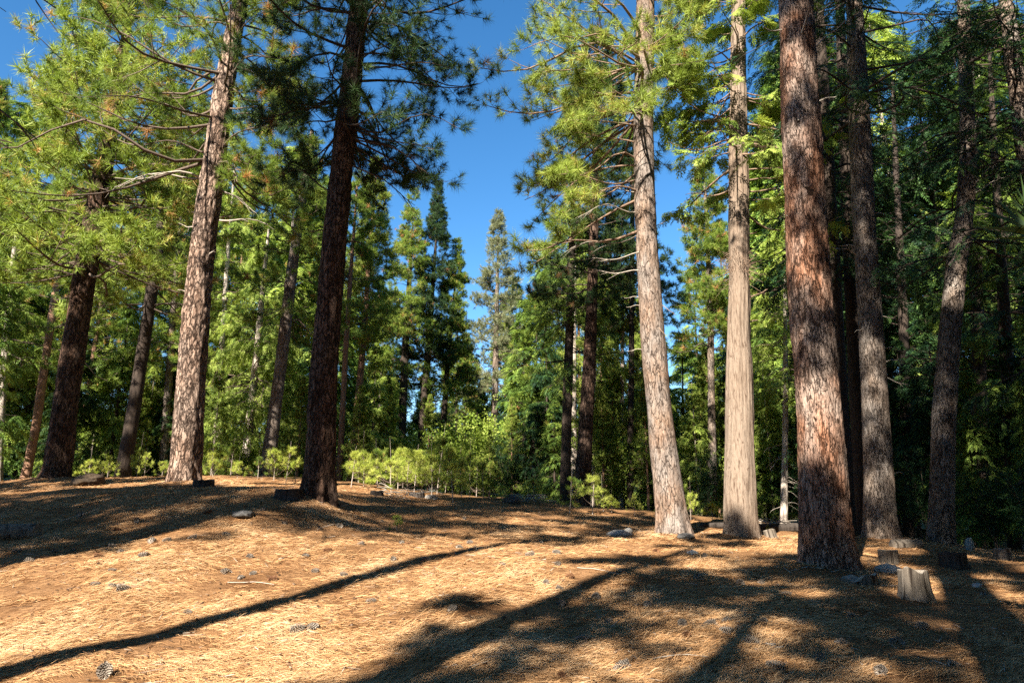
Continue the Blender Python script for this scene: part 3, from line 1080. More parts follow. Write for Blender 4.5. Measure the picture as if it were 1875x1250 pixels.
# E  big russet pine
rE, TE, g = hero([(1521, 1045, 112), (1514, 1005, 95), (1508, 900, 87), (1500, 760, 80), (1490, 620, 76), (1480, 480, 73), (1472, 340, 70), (1465, 200, 67), (1460, 80, 63), (1457, 0, 60)], 13.5, 24,
                 "pine_tree", "thickest pine with russet plated bark and flared base beside cut stumps", "pine tree", 'b_russet', segs=110, dz=0.05, seed=5, rough=0.018, rk=13, flute=0.13)
zE = rE.location.z
c1 = crown(g, TE, 15.0, 23.5, 40, lambda f: 3.0 * (1 - f) ** .6 + .5, lambda f: -15 + 55 * f, m=9, nt=3, tpl='tuft_mid', tint=(.2, .8))
crown_objs(rE, [c1], M['f_pine'], M['limb'])
for (v, az, L, el, dr) in [(85, 265, .9, 45, -.1), (98, 335, .9, 40, .05), (60, 185, .5, 10, 0), (300, 265, .2, 0, .3), (398, 190, .12, 5, 0), (190, 350, .45, 15, 0), (235, 240, .2, 0, .4)]:
    dead_branch(rE, TE, hz(zE, v, 13.5), deg(az), L, g, 'dead', el, dr, .02, 2)

# F  grey fir
rF, TF, g = hero([(1617, 992, 68), (1612, 955, 55), (1608, 850, 50), (1600, 700, 44), (1592, 560, 41), (1583, 420, 39), (1576, 280, 37), (1570, 150, 34), (1564, 0, 28)], 19, 27,
                 "fir_tree", "grey barked fir with sun flecks on its trunk and short dead pegs", "fir tree", 'b_fir', seed=6, rough=0.012, rk=16)
zF = rF.location.z
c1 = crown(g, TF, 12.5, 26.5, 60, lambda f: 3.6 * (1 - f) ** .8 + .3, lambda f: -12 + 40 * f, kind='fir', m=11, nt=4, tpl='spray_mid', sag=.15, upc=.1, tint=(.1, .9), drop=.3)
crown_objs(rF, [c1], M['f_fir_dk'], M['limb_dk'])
for (v, az, L, el, dr) in [(555, 255, .45, 20, .5), (605, 200, .3, 5, .3), (680, 190, .15, 0, 0), (540, 0, .8, -5, .05), (575, 5, .7, -15, .05), (635, 10, .75, 0, .05), (665, 0, .8, 20, .2), (690, 350, .7, -25, 0), (450, 175, .5, 5, 0), (220, 5, .5, 12, 0), (395, 330, .3, 10, .4),
                           (465, 185, .8, 15, 0), (870, 5, .5, 30, .4), (60, 20, 1.2, 50, .6)]:
    dead_branch(rF, TF, hz(zF, v, 19), deg(az), L, g, 'dead', el, dr, .018, 2)

# G  crooked trunk
rG, TG_, g = hero([(1722, 1004, 52), (1724, 930, 43), (1728, 760, 39), (1740, 600, 35), (1752, 480, 33), (1768, 380, 30), (1773, 280, 27), (1768, 150, 24), (1764, 0, 20)], 20, 25,
                  "fir_tree", "crooked fir trunk with a kink and broken pale side branches", "fir tree", 'b_fir', seed=7, rough=0.012, rk=14)
zG = rG.location.z
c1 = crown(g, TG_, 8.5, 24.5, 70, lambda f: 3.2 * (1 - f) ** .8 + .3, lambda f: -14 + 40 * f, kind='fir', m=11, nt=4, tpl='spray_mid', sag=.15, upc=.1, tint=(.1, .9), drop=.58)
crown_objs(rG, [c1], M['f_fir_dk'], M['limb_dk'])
for (v, az, L, el, dr) in [(355, 340, 1.4, 25, 0), (340, 320, 1.1, 40, 0), (450, 345, 1.9, 12, .05), (250, 300, .6, 70, 0), (420, 190, .6, -10, .2), (150, 20, 1.1, 40, .1)]:
    dead_branch(rG, TG_, hz(zG, v, 20), deg(az), L, g, 'dead', el, dr, .024, 4)

# H  dark-trunked pine with the big lit crown
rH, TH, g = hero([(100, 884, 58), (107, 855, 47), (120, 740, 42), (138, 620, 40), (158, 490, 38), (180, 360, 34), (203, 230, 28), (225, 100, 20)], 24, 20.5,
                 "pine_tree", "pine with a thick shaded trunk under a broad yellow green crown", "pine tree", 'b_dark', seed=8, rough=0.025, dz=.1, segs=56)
zH = rH.location.z
c1 = crown(g, TH, 7.0, 20.2, 150, lambda f: 4.1 * (1 - f) ** .5 + .6, lambda f: -14 + 50 * f, m=9, nt=3, tpl='tuft_mid', bias=(0.0, .25), sag=.25, upc=.25, tint=(.4, .93), brown=.03, twig=.22, ts=1.35)
crown_objs(rH, [c1], M['f_pine_yl'], M['limb'])
print("heroes done")

# ------------------------------------------------------------------ TREES OF THE SECOND ROW, each along its photographed trunk
def second(path, Y, H, name, label, cat, bark, cr, fol, limb='limb', seed=1, segs=24, dz=.25, rough=.012):
    base, T = pixel_trunk(path, Y, H)
    r = thing(name, label, cat, base)
    g = np.random.default_rng(seed)
    trunk_mesh("trunk", T, M[bark], r, segs, dz, rough, 9, .06, seed)
    if cr:
        crown_objs(r, [crown(g, T, **cr)], M[fol], M[limb])
    return r, T, g


def PINE(z0, z1, nb, R, tpl='tuft_mid', **k):
    d = dict(z0=z0, z1=z1, nb=nb, Lf=lambda f: R * (1 - f) ** .65 + .35, ef=lambda f: -10 + 50 * f, m=9, nt=3, tpl=tpl, sag=.2, upc=.2, tint=(.2, .85), twig=.2)
    d.update(k)
    return d


def FIR(z0, z1, nb, R, tpl='spray_mid', **k):
    d = dict(z0=z0, z1=z1, nb=nb, Lf=lambda f: R * (1 - f) ** .8 + .25, ef=lambda f: -12 + 40 * f, kind='fir', m=10, nt=4, tpl=tpl, sag=.18, upc=.08, tint=(.1, .9), drop=.2)
    d.update(k)
    return d


second([(222, 886, 30), (240, 780, 24), (262, 640, 22), (280, 520, 20), (295, 420, 17), (312, 300, 13)], 30, 19, "pine_tree",
       "slim dark pine leaning beside bright seedlings, its trunk in shade", "pine tree", 'b_thin_dk', PINE(7.5, 18.6, 60, 3.3, brown=.03), 'f_pine', seed=21)
second([(487, 874, 27), (500, 780, 24), (520, 620, 22), (535, 490, 20), (552, 380, 16), (572, 240, 7)], 32, 16.8, "pine_tree",
       "pine with a half lit grey trunk among weeping pale fir boughs", "pine tree", 'b_fir', PINE(7.5, 16.6, 70, 2.4), 'f_pine', seed=22)
second([(1063, 926, 36), (1068, 870, 30), (1075, 740, 25), (1082, 600, 22), (1087, 440, 18), (1091, 300, 14), (1094, 150, 8)], 30, 23, "pine_tree",
       "dark columnar pine with a brown flared trunk, dense blue green crown", "pine tree", 'b_dark', PINE(9.5, 22.7, 105, 2.5, m=10, nt=4, tint=(.1, .75), drop=.08), 'f_pine_dk', 'limb_dk', seed=23)
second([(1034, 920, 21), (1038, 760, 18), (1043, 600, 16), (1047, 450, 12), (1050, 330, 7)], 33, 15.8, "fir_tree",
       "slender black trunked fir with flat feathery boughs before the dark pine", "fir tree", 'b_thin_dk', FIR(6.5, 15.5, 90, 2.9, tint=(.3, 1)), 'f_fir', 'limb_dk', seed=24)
second([(1153, 934, 14), (1156, 700, 11), (1157, 540, 10), (1158, 400, 8), (1160, 250, 5)], 36, 21, "pine_tree",
       "thin straight black pine pole close behind the leaning grey pine", "pine tree", 'b_thin_dk', PINE(10, 20.7, 70, 2.0, tint=(.1, .7)), 'f_pine_dk', 'limb_dk', seed=25)
second([(1306, 948, 17), (1303, 760, 14), (1301, 600, 12), (1296, 450, 9), (1290, 330, 5), (1287, 240, 2)], 36, 0, "pine_tree",
       "narrow pine with a slim brown trunk and ragged crown against open sky", "pine tree", 'b_fir', PINE(8.5, 19.6, 130, 2.1, tint=(.3, .93), brown=.03, Lf=lambda f: 2.2 * (1 - f) ** .8 + .15), 'f_pine', seed=26)
rN, TN, g = second([(1435, 964, 15), (1437, 860, 12), (1438, 780, 10.5), (1438, 600, 8), (1437, 450, 5), (1436, 330, 2)], 33, 0, "fir_tree",
                   "thin white barkless looking trunk glowing in sun, feathery green top", "fir tree", 'b_pale', FIR(6.6, 16.4, 95, 2.2, tpl='spray_mid', tint=(.3, 1), drop=.15), 'f_fir_lt', seed=27, segs=20)
for i in range(16):
    dead_branch(rN, TN, g.uniform(.8, 4.2), g.uniform(-.9, .9) + (pi if i % 4 == 0 else 0), g.uniform(.5, 1.3), g, 'dead', g.uniform(-20, 10), .5, .014, 3)
second([(1548, 968, 38), (1540, 800, 34), (1530, 600, 30), (1520, 400, 27), (1508, 200, 24), (1497, 0, 20)], 23, 27, "fir_tree",
       "black shaded trunk standing just behind the thick russet pine", "fir tree", 'b_thin_dk', FIR(8.5, 26.5, 110, 3.2, drop=.3), 'f_fir_dk', 'limb_dk', seed=28)
second([(1579, 972, 30), (1573, 800, 27), (1562, 600, 25), (1552, 400, 22), (1545, 200, 19), (1538, 20, 16)], 25, 26, "fir_tree",
       "second black trunk in deep shade between russet pine and grey fir", "fir tree", 'b_thin_dk', FIR(9, 25.5, 90, 2.9, drop=.3), 'f_fir_dk', 'limb_dk', seed=29)
second([(2010, 1020, 44), (1945, 700, 37), (1905, 450, 34), (1874, 250, 30), (1850, 60, 26)], 19, 24, "fir_tree",
       "fir whose pale trunk crosses the upper corner, long dark boughs", "fir tree", 'b_fir', FIR(4.5, 23.5, 105, 3.4, tpl='spray_hi', drop=.3), 'f_fir_dk', 'limb_dk', seed=30)
second([(1803, 1003, 28), (1797, 800, 24), (1789, 560, 21), (1782, 300, 16), (1776, 60, 9)], 28, 25, "fir_tree",
       "straight fir trunk in gloom behind the crooked one", "fir tree", 'b_thin_dk', FIR(7, 24.5, 100, 3.2, drop=.3), 'f_fir_dk', 'limb_dk', seed=31)
second([(1665, 985, 22), (1660, 800, 19), (1653, 560, 16), (1640, 300, 10), (1634, 150, 5)], 34, 24, "fir_tree",
       "shaded fir between grey fir and crooked trunk, sky showing through it", "fir tree", 'b_thin_dk', FIR(6, 23.5, 80, 2.6, drop=.55), 'f_fir_dk', 'limb_dk', seed=32)
second([(1860, 1003, 26), (1850, 800, 22), (1838, 560, 19), (1822, 300, 13), (1812, 100, 6)], 26, 20, "fir_tree",
       "fir with sweeping low boughs that brush the dark ground", "fir tree", 'b_thin_dk', FIR(1.2, 19.7, 120, 3.2, tpl='spray_hi', drop=.2, tint=(.2, 1)), 'f_fir', 'limb_dk', seed=33)
second([(45, 884, 19), (55, 835, 16), (66, 780, 15), (80, 680, 14), (98, 560, 12), (120, 400, 6)], 33, 15.5, "pine_tree",
       "young pine with a sunlit tan lower trunk beside a thick dark one", "pine tree", 'b_thin_red', PINE(6, 15.2, 55, 2.5, tint=(.2, .8)), 'f_pine', seed=34)
second([(-4, 880, 16), (2, 760, 14), (10, 640, 12), (22, 500, 10), (40, 340, 4)], 34, 16.5, "fir_tree",
       "pale grey trunk at the edge of the view with stubby dead twigs", "fir tree", 'b_thin_pale', FIR(6, 16.2, 70, 2.7, tint=(.4, 1)), 'f_fir', seed=35)
second([(448, 884, 18), (455, 790, 15), (466, 690, 13), (478, 560, 11), (492, 420, 4)], 37, 14, "fir_tree",
       "weeping fir with pale trunk and bright drooping curtains of foliage", "fir tree", 'b_thin_pale', FIR(2.2, 13.8, 120, 3.0, tint=(.3, 1), sag=.45, nudge=.55, drop=.08), 'f_fir_lt', seed=36)
second([(392, 880, 14), (398, 760, 12), (406, 640, 10), (415, 500, 8), (430, 300, 3)], 39, 19, "fir_tree",
       "pale fir close behind the sunlit brown pine, drooping lit boughs", "fir tree", 'b_thin_pale', FIR(3.0, 18.8, 120, 2.8, tint=(.2, 1), sag=.4, nudge=.4), 'f_fir_lt', seed=37)
second([(620, 892, 13), (625, 800, 11), (633, 640, 10), (642, 500, 8), (655, 330, 3)], 36, 17.5, "pine_tree",
       "thin reddish pine close behind the shaded dark pine", "pine tree", 'b_thin_red', PINE(7.5, 17.2, 60, 2.0), 'f_pine', seed=38)
second([(640, 892, 15), (652, 780, 13), (666, 620, 12), (676, 480, 9), (690, 305, 2)], 38, 19.5, "pine_tree",
       "rusty stemmed pine with a lit pointed crown behind the dark pine", "pine tree", 'b_thin_red', PINE(7, 19.3, 140, 2.1, tint=(.45, .93), ts=.95, Lf=lambda f: 2.3 * (1 - f) ** .9 + .14, drop=.05), 'f_pine_yl', seed=39)
second([(733, 850, 16), (737, 760, 15), (742, 640, 13), (749, 520, 9), (756, 408, 2)], 46, 0, "pine_tree",
       "pointed green pine with a black stem, broader of the pair by the gap", "pine tree", 'b_thin_dk', PINE(5.2, 19.6, 170, 2.7, 'tuft_mid', tint=(.35, .93), ts=.95, Lf=lambda f: 2.6 * (1 - f) ** .9 + .16, drop=.05), 'f_pine', 'limb_dk', seed=40)
second([(768, 850, 15), (776, 740, 14), (786, 620, 11), (794, 500, 7), (801, 400, 2)], 47, 0, "pine_tree",
       "taller slim dark pine with a spire top beside the open gap", "pine tree", 'b_thin_dk', PINE(5.4, 20.5, 170, 2.1, 'tuft_mid', tint=(.05, .7), ts=.95, Lf=lambda f: 2.2 * (1 - f) ** .9 + .14, drop=.05), 'f_pine_dk', 'limb_dk', seed=41)
second([(808, 860, 12), (813, 760, 11), (820, 660, 9), (828, 580, 5), (834, 505, 2)], 48, 0, "pine_tree",
       "lowest of the spire topped pines, its slope facing the open gap", "pine tree", 'b_thin_dk', PINE(4.5, 16.6, 150, 2.2, 'tuft_mid', tint=(.2, .9), ts=.95, Lf=lambda f: 2.3 * (1 - f) ** .9 + .14, drop=.05), 'f_pine', 'limb_dk', seed=42)
second([(905, 870, 13), (906, 760, 12), (908, 640, 11), (910, 540, 7), (912, 430, 2)], 48, 0, "pine_tree",
       "sparse grey green pine with a bare pale stem alone in the gap", "pine tree", 'b_fir', PINE(6.0, 19.2, 150, 2.6, 'tuft_lo', tint=(.2, .9), drop=.2, ts=.85, sag=.3, Lf=lambda f: 2.5 * (1 - f) ** .8 + .15), 'f_grey', 'limb', seed=43)
second([(972, 900, 11), (975, 800, 10), (979, 700, 8), (983, 610, 2)], 44, 0, "pine_tree",
       "small dark pine with a twin like thin stem in the shaded middle", "pine tree", 'b_thin_dk', PINE(3.6, 12.6, 75, 1.8, 'tuft_lo', tint=(.1, .8)), 'f_pine', 'limb_dk', seed=44)
second([(1052, 905, 13), (1050, 790, 12), (1050, 680, 11), (1052, 560, 8), (1053, 400, 3)], 39, 17, "pine_tree",
       "straight pale trunk lit pinkish just behind the black trunked fir", "pine tree", 'b_thin_pale', PINE(9, 16.7, 45, 1.8), 'f_pine', seed=45)
second([(1084, 930, 12), (1085, 850, 10), (1087, 720, 9), (1090, 600, 6), (1092, 480, 2)], 38, 15, "pine_tree",
       "short pine with half lit stem hidden beside the brown flared trunk", "pine tree", 'b_thin_pale', PINE(3.5, 14.7, 60, 2.0, tint=(.5, .93)), 'f_pine_yl', seed=46)
second([(1137, 936, 11), (1138, 850, 9), (1139, 760, 8), (1140, 640, 6), (1141, 520, 2)], 37, 13.5, "pine_tree",
       "thin white stem with bright clumps beside a black pole", "pine tree", 'b_thin_pale', PINE(3.0, 13.2, 60, 1.9, tint=(.5, .93)), 'f_pine_yl', seed=47)
second([(297, 880, 16), (305, 760, 14), (313, 640, 12), (322, 500, 9), (335, 350, 3)], 38, 17.5, "pine_tree",
       "pine with a grey fleck lit stem next to the furrowed brown trunk", "pine tree", 'b_fir', PINE(6, 17.2, 70, 2.5, tint=(.3, .93)), 'f_pine', seed=48)
second([(1248, 930, 9), (1249, 860, 8), (1250, 780, 6), (1250, 652, 2)], 42, 0, "fir_tree",
       "small bright cone shaped fir in the sunny slot by the cedar", "fir tree", 'b_thin_dk', FIR(.8, 10.6, 90, 1.7, 'spray_mid', tint=(.4, 1), drop=.05), 'f_fir_lt', seed=49)
print("second row done")

# ------------------------------------------------------------------ TREES BEHIND AND BESIDE THE VIEWER (unseen; they cast the clearing's shade, the dense ones are added to block skylight)
def tall(x, y, H, r0, z0, R, nb, label, seed, fol='f_pine', bark='b_dark', tpl='tuft_lo', lean=(0, 0), kind='pine', **k):
    T = straight_trunk(H, r0, lean)
    t = thing("pine_tree" if kind == 'pine' else "fir_tree", label, "pine tree" if kind == 'pine' else "fir tree", (x, y, g1(x, y) - .05))
    trunk_mesh("trunk", T, M[bark], t, 24, .3, .012, 9, .06, seed)
    g = np.random.default_rng(seed)
    p = (PINE if kind == 'pine' else FIR)(z0, H - .3, nb, R, tpl, **k)
    crown_objs(t, [crown(g, T, **p)], M[fol], M['limb'])
    return t, T, g


SHADE = [
    # x, y, H, r0, crown base, crown radius, branches, label, more
    (-0.15, -2.4, 34, .50, 17, 3.4, 95, "stout pine rising right behind the viewer", {'drop': .3}),
    (-8.6, -1.4, 26.0, .27, 16.5, 2.0, 50, "slender pole pine whose thin shadow crosses the clearing", {'bias': (rad(152), .7)}),
    (-18.3, -8.2, 38, .42, 19.5, 3.3, 130, "very tall pine well outside the view, shading the dark pine", {}),
    (-20.5, 0.2, 18, .3, 9, 3.4, 80, "low crowned pine shading the rise", {}),
    (-17.2, -1.0, 17.5, .3, 10, 2.8, 70, "second low crowned pine shading the rise", {}),
    (-22.5, 11.4, 17, .25, 4, 1.7, 60, "outermost pine shading the thick dark trunk", {}),
    (-25.5, 14.2, 18, .25, 4, 1.7, 60, "pine outside the view, shading the slim leaning pine", {}),
    (-6.2, -8.4, 20.5, .36, 10, 3.2, 76, "pine behind the viewer shading the near litter", {'drop': .28}),
    (-6.7, -4.1, 21.5, .38, 8.5, 1.35, 34, "straight pine whose soft trunk shadow crosses the middle", {'Lf': lambda f: 1.25 - .6 * f, 'drop': .35}),
    (-4.8, -13.1, 31, .4, 12, 3.6, 90, "pine well behind the viewer with a wide crown", {}),
    (-1.0, -9.5, 40, .45, 23, 4.3, 110, "tallest pine behind the viewer", {}),  # unseen pair of pines added to darken the dark wood
    (4.5, -7, 38, .45, 20, 4.3, 110, "second tallest pine behind the viewer", {}),
    (2.5, -15, 33, .42, 10, 4.4, 100, "pine behind the viewer in line with the stumps", {}),
    (8.0, -5, 32, .42, 9, 4.2, 100, "pine behind the viewer towards the dark wood", {}),
    (15, 2, 32, .42, 7, 4.2, 100, "pine at the edge of the dark wood beside the viewer", {}),
    (19, 10, 30, .4, 6, 4.2, 90, "pine beside the dark wood, outside the view", {}),
    (12.5, 5.5, 31, .4, 5, 4.4, 110, "added dense pine past the stumps, outside the view, screening the sky", {}),  # dense unseen pines from here on are added to cut skylight
    (12, -3, 33, .4, 4, 4.6, 110, "added dense pine beside the viewer towards the dark wood, screening the sky", {}),
    (6.5, -11, 34, .4, 6, 4.6, 110, "added dense pine some way behind the viewer, screening the sky", {}),
    (15, -9, 33, .4, 4, 4.6, 110, "dense pine deep behind the dark wood's edge", {}),
    (21, -1, 33, .4, 4, 4.8, 110, "added dense pine further into the dark wood, screening the sky", {}),
    (22, 15, 30, .4, 4, 4.6, 110, "added dense pine inside the dark wood beyond the view, screening the sky", {}),
    (-15.5, 5.5, 13, .22, 3, 2.8, 70, "added short dense pine outside the view, screening sky and shading the rise", {}),
    (-20, 10, 14, .22, 3, 2.8, 70, "second added short dense pine, screening sky and shading the rise", {}),
]
for i, (x, y, H, r0, z0, R, nb, lab, kw) in enumerate(SHADE):
    tall(x, y, H, r0, z0, R, nb, lab, 300 + i, ts=1.45, **kw)

big, _T, _g = tall(9.5, 2.5, 31, .42, 4, 4.6, 190, "added dense pine close beside the viewer, unseen, screening off the sky", 390, 'f_pine_dk', ts=1.8, drop=.05)  # unseen pine, added with its copies to block skylight over the ground
for (x, y, sc_, r_) in [(5.5, -5.0, 1.0, 1.2), (3.0, -11.5, 1.1, 2.9), (9.5, -13, 1.05, 4.1), (0, -20, 1.1, .4), (6, -19, 1.0, 5.2), (13, -6, 1.1, 3.3), (16, 5, 1.0, 2.2), (18, -12, 1.1, 1.7), (-5, -26, 1.0, 4.8), (12, -22, 1.1, .9), (24, 6, 1.0, 3.9), (19, 15, .95, 5.8)]:
    dup(big, (x, y, g1(x, y) - .1), r_, sc_, "added dense pine behind the viewer, unseen, screening off the sky", "added sky screening pines behind the viewer")

# off-view tree with the branch ends that hang into the upper corner
tO, TO, g = tall(-9.3, 8.2, 24, .3, 13, 2.6, 60, "dark fir at the edge, only its drooping branch tips in view", 330, 'f_fir_dk', 'b_dark', 'spray_mid', kind='fir', drop=.3)
for (z, az, L, el, dr) in [(8.2, -8, 3.4, 18, .55), (6.9, 5, 2.6, 5, .35), (6.6, -12, 3.1, 8, .65), (6.2, 2, 2.5, 2, .2), (9.4, 0, 4.0, 12, .5)]:
    dead_branch(tO, TO, z, deg(az), L, g, 'limb_dk', el, dr, .035, 4)

# ------------------------------------------------------------------ THE WOOD BEYOND: copies of six kinds
def proto(kind, seed, H, fol, bark, limb, R, z0, tpl, nb, **k):
    T = straight_trunk(H, .016 * H * .62)
    t = thing("pine_tree" if kind == 'pine' else "fir_tree", "x", "pine tree" if kind == 'pine' else "fir tree", (0, 0, 0))
    trunk_mesh("trunk", T, M[bark], t, 14, .6, 0, 9, 0, seed)
    p = (PINE if kind == 'pine' else FIR)(z0, H - .2, nb, R, tpl, **k)
    crown_objs(t, [crown(np.random.default_rng(seed), T, **p)], M[fol], M[limb])
    return t


PROTO = {
    'pine_a': proto('pine', 401, 18, 'f_pine', 'b_thin_dk', 'limb_dk', 2.3, 5, 'tuft_lo', 160, tint=(.3, .93), ts=.92, Lf=lambda f: 2.4 * (1 - f) ** .95 + .14),
    'pine_b': proto('pine', 402, 18, 'f_pine_yl', 'b_thin_red', 'limb', 2.6, 4, 'tuft_lo', 160, tint=(.3, .93), ts=.92, Lf=lambda f: 2.6 * (1 - f) ** .9 + .14),
    'pine_c': proto('pine', 403, 18, 'f_pine_dk', 'b_thin_dk', 'limb_dk', 2.4, 5.5, 'tuft_lo', 160, tint=(.1, .8), ts=.92, Lf=lambda f: 2.4 * (1 - f) ** .95 + .14),
    'fir_a': proto('fir', 404, 18, 'f_fir', 'b_thin_dk', 'limb_dk', 2.7, 2.5, 'spray_lo', 120, tint=(.2, 1)),
    'fir_b': proto('fir', 405, 18, 'f_fir_lt', 'b_thin_pale', 'limb', 2.7, 2.0, 'spray_lo', 120, tint=(.2, 1)),
    'fir_c': proto('fir', 406, 18, 'f_fir_dk', 'b_thin_dk', 'limb_dk', 2.9, 3.0, 'spray_lo', 120),
}
USED = set()
LOOK = {'pine_a': "green pine", 'pine_b': "yellow green rusty stemmed pine", 'pine_c': "dark black stemmed pine", 'fir_a': "green fir", 'fir_b': "pale feathery fir", 'fir_c': "dark fir"}
MARKS = [(-200, "beyond the rise at the edge"), (60, "behind the thick dark trunk near the edge"), (190, "behind the slim leaning dark pine"), (300, "behind the furrowed brown pine"), (420, "behind the weeping pale firs"),
         (540, "behind the big shaded dark pine"), (680, "behind the pair of pointed pines"), (840, "in the open gap"), (950, "beside the sparse grey green pine"), (1040, "behind the dark columnar pine"),
         (1170, "behind the leaning grey pine"), (1260, "in the slot by the pale cedar"), (1390, "behind the thin white trunk"), (1500, "behind the thick russet pine"), (1590, "behind the grey fir"), (1700, "behind the crooked trunk"), (1830, "in the dark wood at the edge")]


def mark(u):
    m = MARKS[0][1]
    for a, t in MARKS:
        if u >= a:
            m = t
    return m


def put(kind, x, y, H, rz):
    u = 937.5 + x / (y * cos(PITCH)) * F_PX if y > 5 else 0
    far = "far" if y > 75 else ("deep" if y > 52 else "")
    lab = {"far": "far off ", "deep": "distant ", "": ""}[far] + LOOK[kind] + " " + mark(u)
    grp = "trees of the wood: " + lab
    loc = (x, y, g1(x, y) - .1)
    if kind not in USED:
        USED.add(kind)
        t = PROTO[kind]
        t.location = loc
        t.rotation_euler = (0, 0, rz)
        t.scale = (H / 18,) * 3
        t["label"] = lab
        t["group"] = grp
        return t
    return dup(PROTO[kind], loc, rz, H / 18, lab, grp)


def topH(v, Y):
    return pix(937, v, Y)[2] + .6


rngW = random.Random(77)
# (u, depth, top row, kind)
WOOD = [(20, 44, 200, 'fir_a'), (70, 42, 240, 'pine_a'), (135, 44, 300, 'fir_a'), (175, 40, 330, 'pine_b'), (260, 44, 260, 'pine_a'), (330, 46, 220, 'pine_b'), (370, 50, 300, 'fir_b'),
        (430, 48, 290, 'pine_b'), (480, 52, 300, 'pine_a'), (520, 44, 280, 'fir_b'), (550, 50, 300, 'pine_b'), (590, 46, 330, 'fir_a'), (690, 52, 520, 'pine_b'), (660, 58, 470, 'pine_a'), (700, 44, 620, 'fir_b'),
        (838, 58, 560, 'pine_a'), (720, 60, 540, 'fir_b'), (855, 70, 620, 'pine_b'), (872, 80, 665, 'pine_a'), (893, 95, 690, 'fir_a'), (925, 60, 560, 'pine_b'), (945, 52, 520, 'pine_a'), (960, 44, 560, 'fir_a'), (1000, 50, 470, 'pine_c'), (1000, 40, 620, 'fir_c'),
        (1060, 50, 420, 'pine_b'), (1100, 46, 480, 'pine_b'), (1130, 52, 400, 'pine_a'), (1175, 48, 560, 'pine_b'), (1205, 44, 620, 'fir_a'), (1275, 52, 500, 'fir_a'), (1285, 44, 640, 'pine_b'), (1330, 46, 420, 'pine_a'),
        (1385, 44, 430, 'fir_b'), (1410, 43, 300, 'fir_a'), (1452, 41, 200, 'fir_b'), (1470, 42, 100, 'fir_a'), (1510, 40, 60, 'fir_c'), (1555, 42, 80, 'fir_a'), (1600, 38, 200, 'fir_c'), (1640, 46, 600, 'fir_b'), (1668, 41, 30, 'fir_b'),
        (1700, 42, 650, 'fir_c'), (1745, 36, 120, 'fir_c'), (1790, 44, 100, 'fir_a'), (1830, 38, 60, 'fir_c'), (1880, 40, 40, 'fir_c'), (1930, 34, 20, 'fir_a'), (-40, 40, 200, 'fir_a'), (-90, 36, 160, 'pine_a'), (-60, 30, 330, 'fir_a'), (1700, 30, 560, 'fir_c'), (1760, 25, 700, 'fir_a'), (1840, 24, 640, 'fir_c'), (1900, 22, 560, 'fir_a'),
        (230, 38, 560, 'fir_a'), (150, 36, 600, 'fir_c'), (34, 43, 560, 'fir_a'), (340, 40, 620, 'fir_c'), (430, 42, 700, 'fir_c'), (560, 42, 640, 'fir_c'), (780, 52, 700, 'fir_c'), (880, 56, 750, 'fir_a'), (930, 46, 720, 'fir_c'), (1010, 46, 700, 'fir_c'), (1110, 42, 720, 'fir_a'), (1270, 40, 720, 'fir_c'), (1320, 38, 700, 'fir_c'), (1395, 42, 700, 'fir_c'), (1490, 32, 650, 'fir_c'), (1640, 32, 640, 'fir_c')]
for (u, Y, vt, kind) in WOOD:
    Yj = Y + rngW.uniform(-1.5, 1.5)
    x = (u - 937.5) / F_PX * Yj / cos(PITCH) * 1.0
    H = topH(vt, Yj) - g1(x, Yj)
    put(kind, x, Yj, max(5, H), rngW.uniform(0, 6.28))
for (u, Y, H, kind) in [(372, 33, 6.5, 'fir_b'), (410, 31, 5.0, 'fir_b'), (520, 35, 7.5, 'fir_b'), (560, 34, 5.5, 'pine_b'), (665, 35, 5.5, 'pine_b'), (690, 36, 8.0, 'fir_b'), (715, 37, 6.5, 'pine_b'), (790, 38, 6.0, 'pine_b'),
                        (848, 44, 5.5, 'pine_b'), (880, 48, 7.0, 'fir_b'), (898, 40, 4.5, 'pine_b'), (937, 42, 7.0, 'pine_b'), (1012, 37, 6.0, 'fir_a'), (1098, 35, 6.5, 'pine_b'), (1118, 37, 8.5, 'pine_b'), (1175, 34, 6.5, 'pine_b'),
                        (1192, 37, 9.0, 'fir_b'), (1262, 36, 7.0, 'fir_b'), (1290, 38, 9.5, 'pine_b'), (1392, 37, 8.5, 'fir_b'), (1408, 41, 12.0, 'fir_b'), (1456, 40, 11.0, 'fir_b'), (120, 38, 6.5, 'fir_b'), (195, 38, 7.0, 'fir_b'), (268, 37, 7.0, 'pine_b'), (290, 40, 9.0, 'fir_b'), (-45, 40, 7.0, 'fir_b')]:
    x = (u - 937.5) / F_PX * Y / cos(PITCH)
    put(kind, x, Y, H, rngW.uniform(0, 6.28))
# deeper rows closing the horizon
for row, (Y, n, hlo, hhi) in enumerate([(64, 34, 12, 17), (84, 38, 13, 19), (110, 44, 14, 21)]):
    for i in range(n):
        f = (i + rngW.uniform(.1, .9)) / n
        u = -150 + 2180 * f
        Yj = Y + rngW.uniform(-7, 7)
        H = rngW.uniform(hlo, hhi)
        if 830 < u < 960:
            H = min(H, 8 + Y * .065)
        if 1610 < u < 1740:
            H *= .6
        kind = rngW.choice(['pine_a', 'pine_b', 'fir_a', 'fir_b', 'pine_c'] if u < 1400 else ['fir_a', 'fir_c', 'pine_c', 'fir_c'])
        x = (u - 937.5) / F_PX * Yj / cos(PITCH)
        put(kind, x, Yj, H, rngW.uniform(0, 6.28))


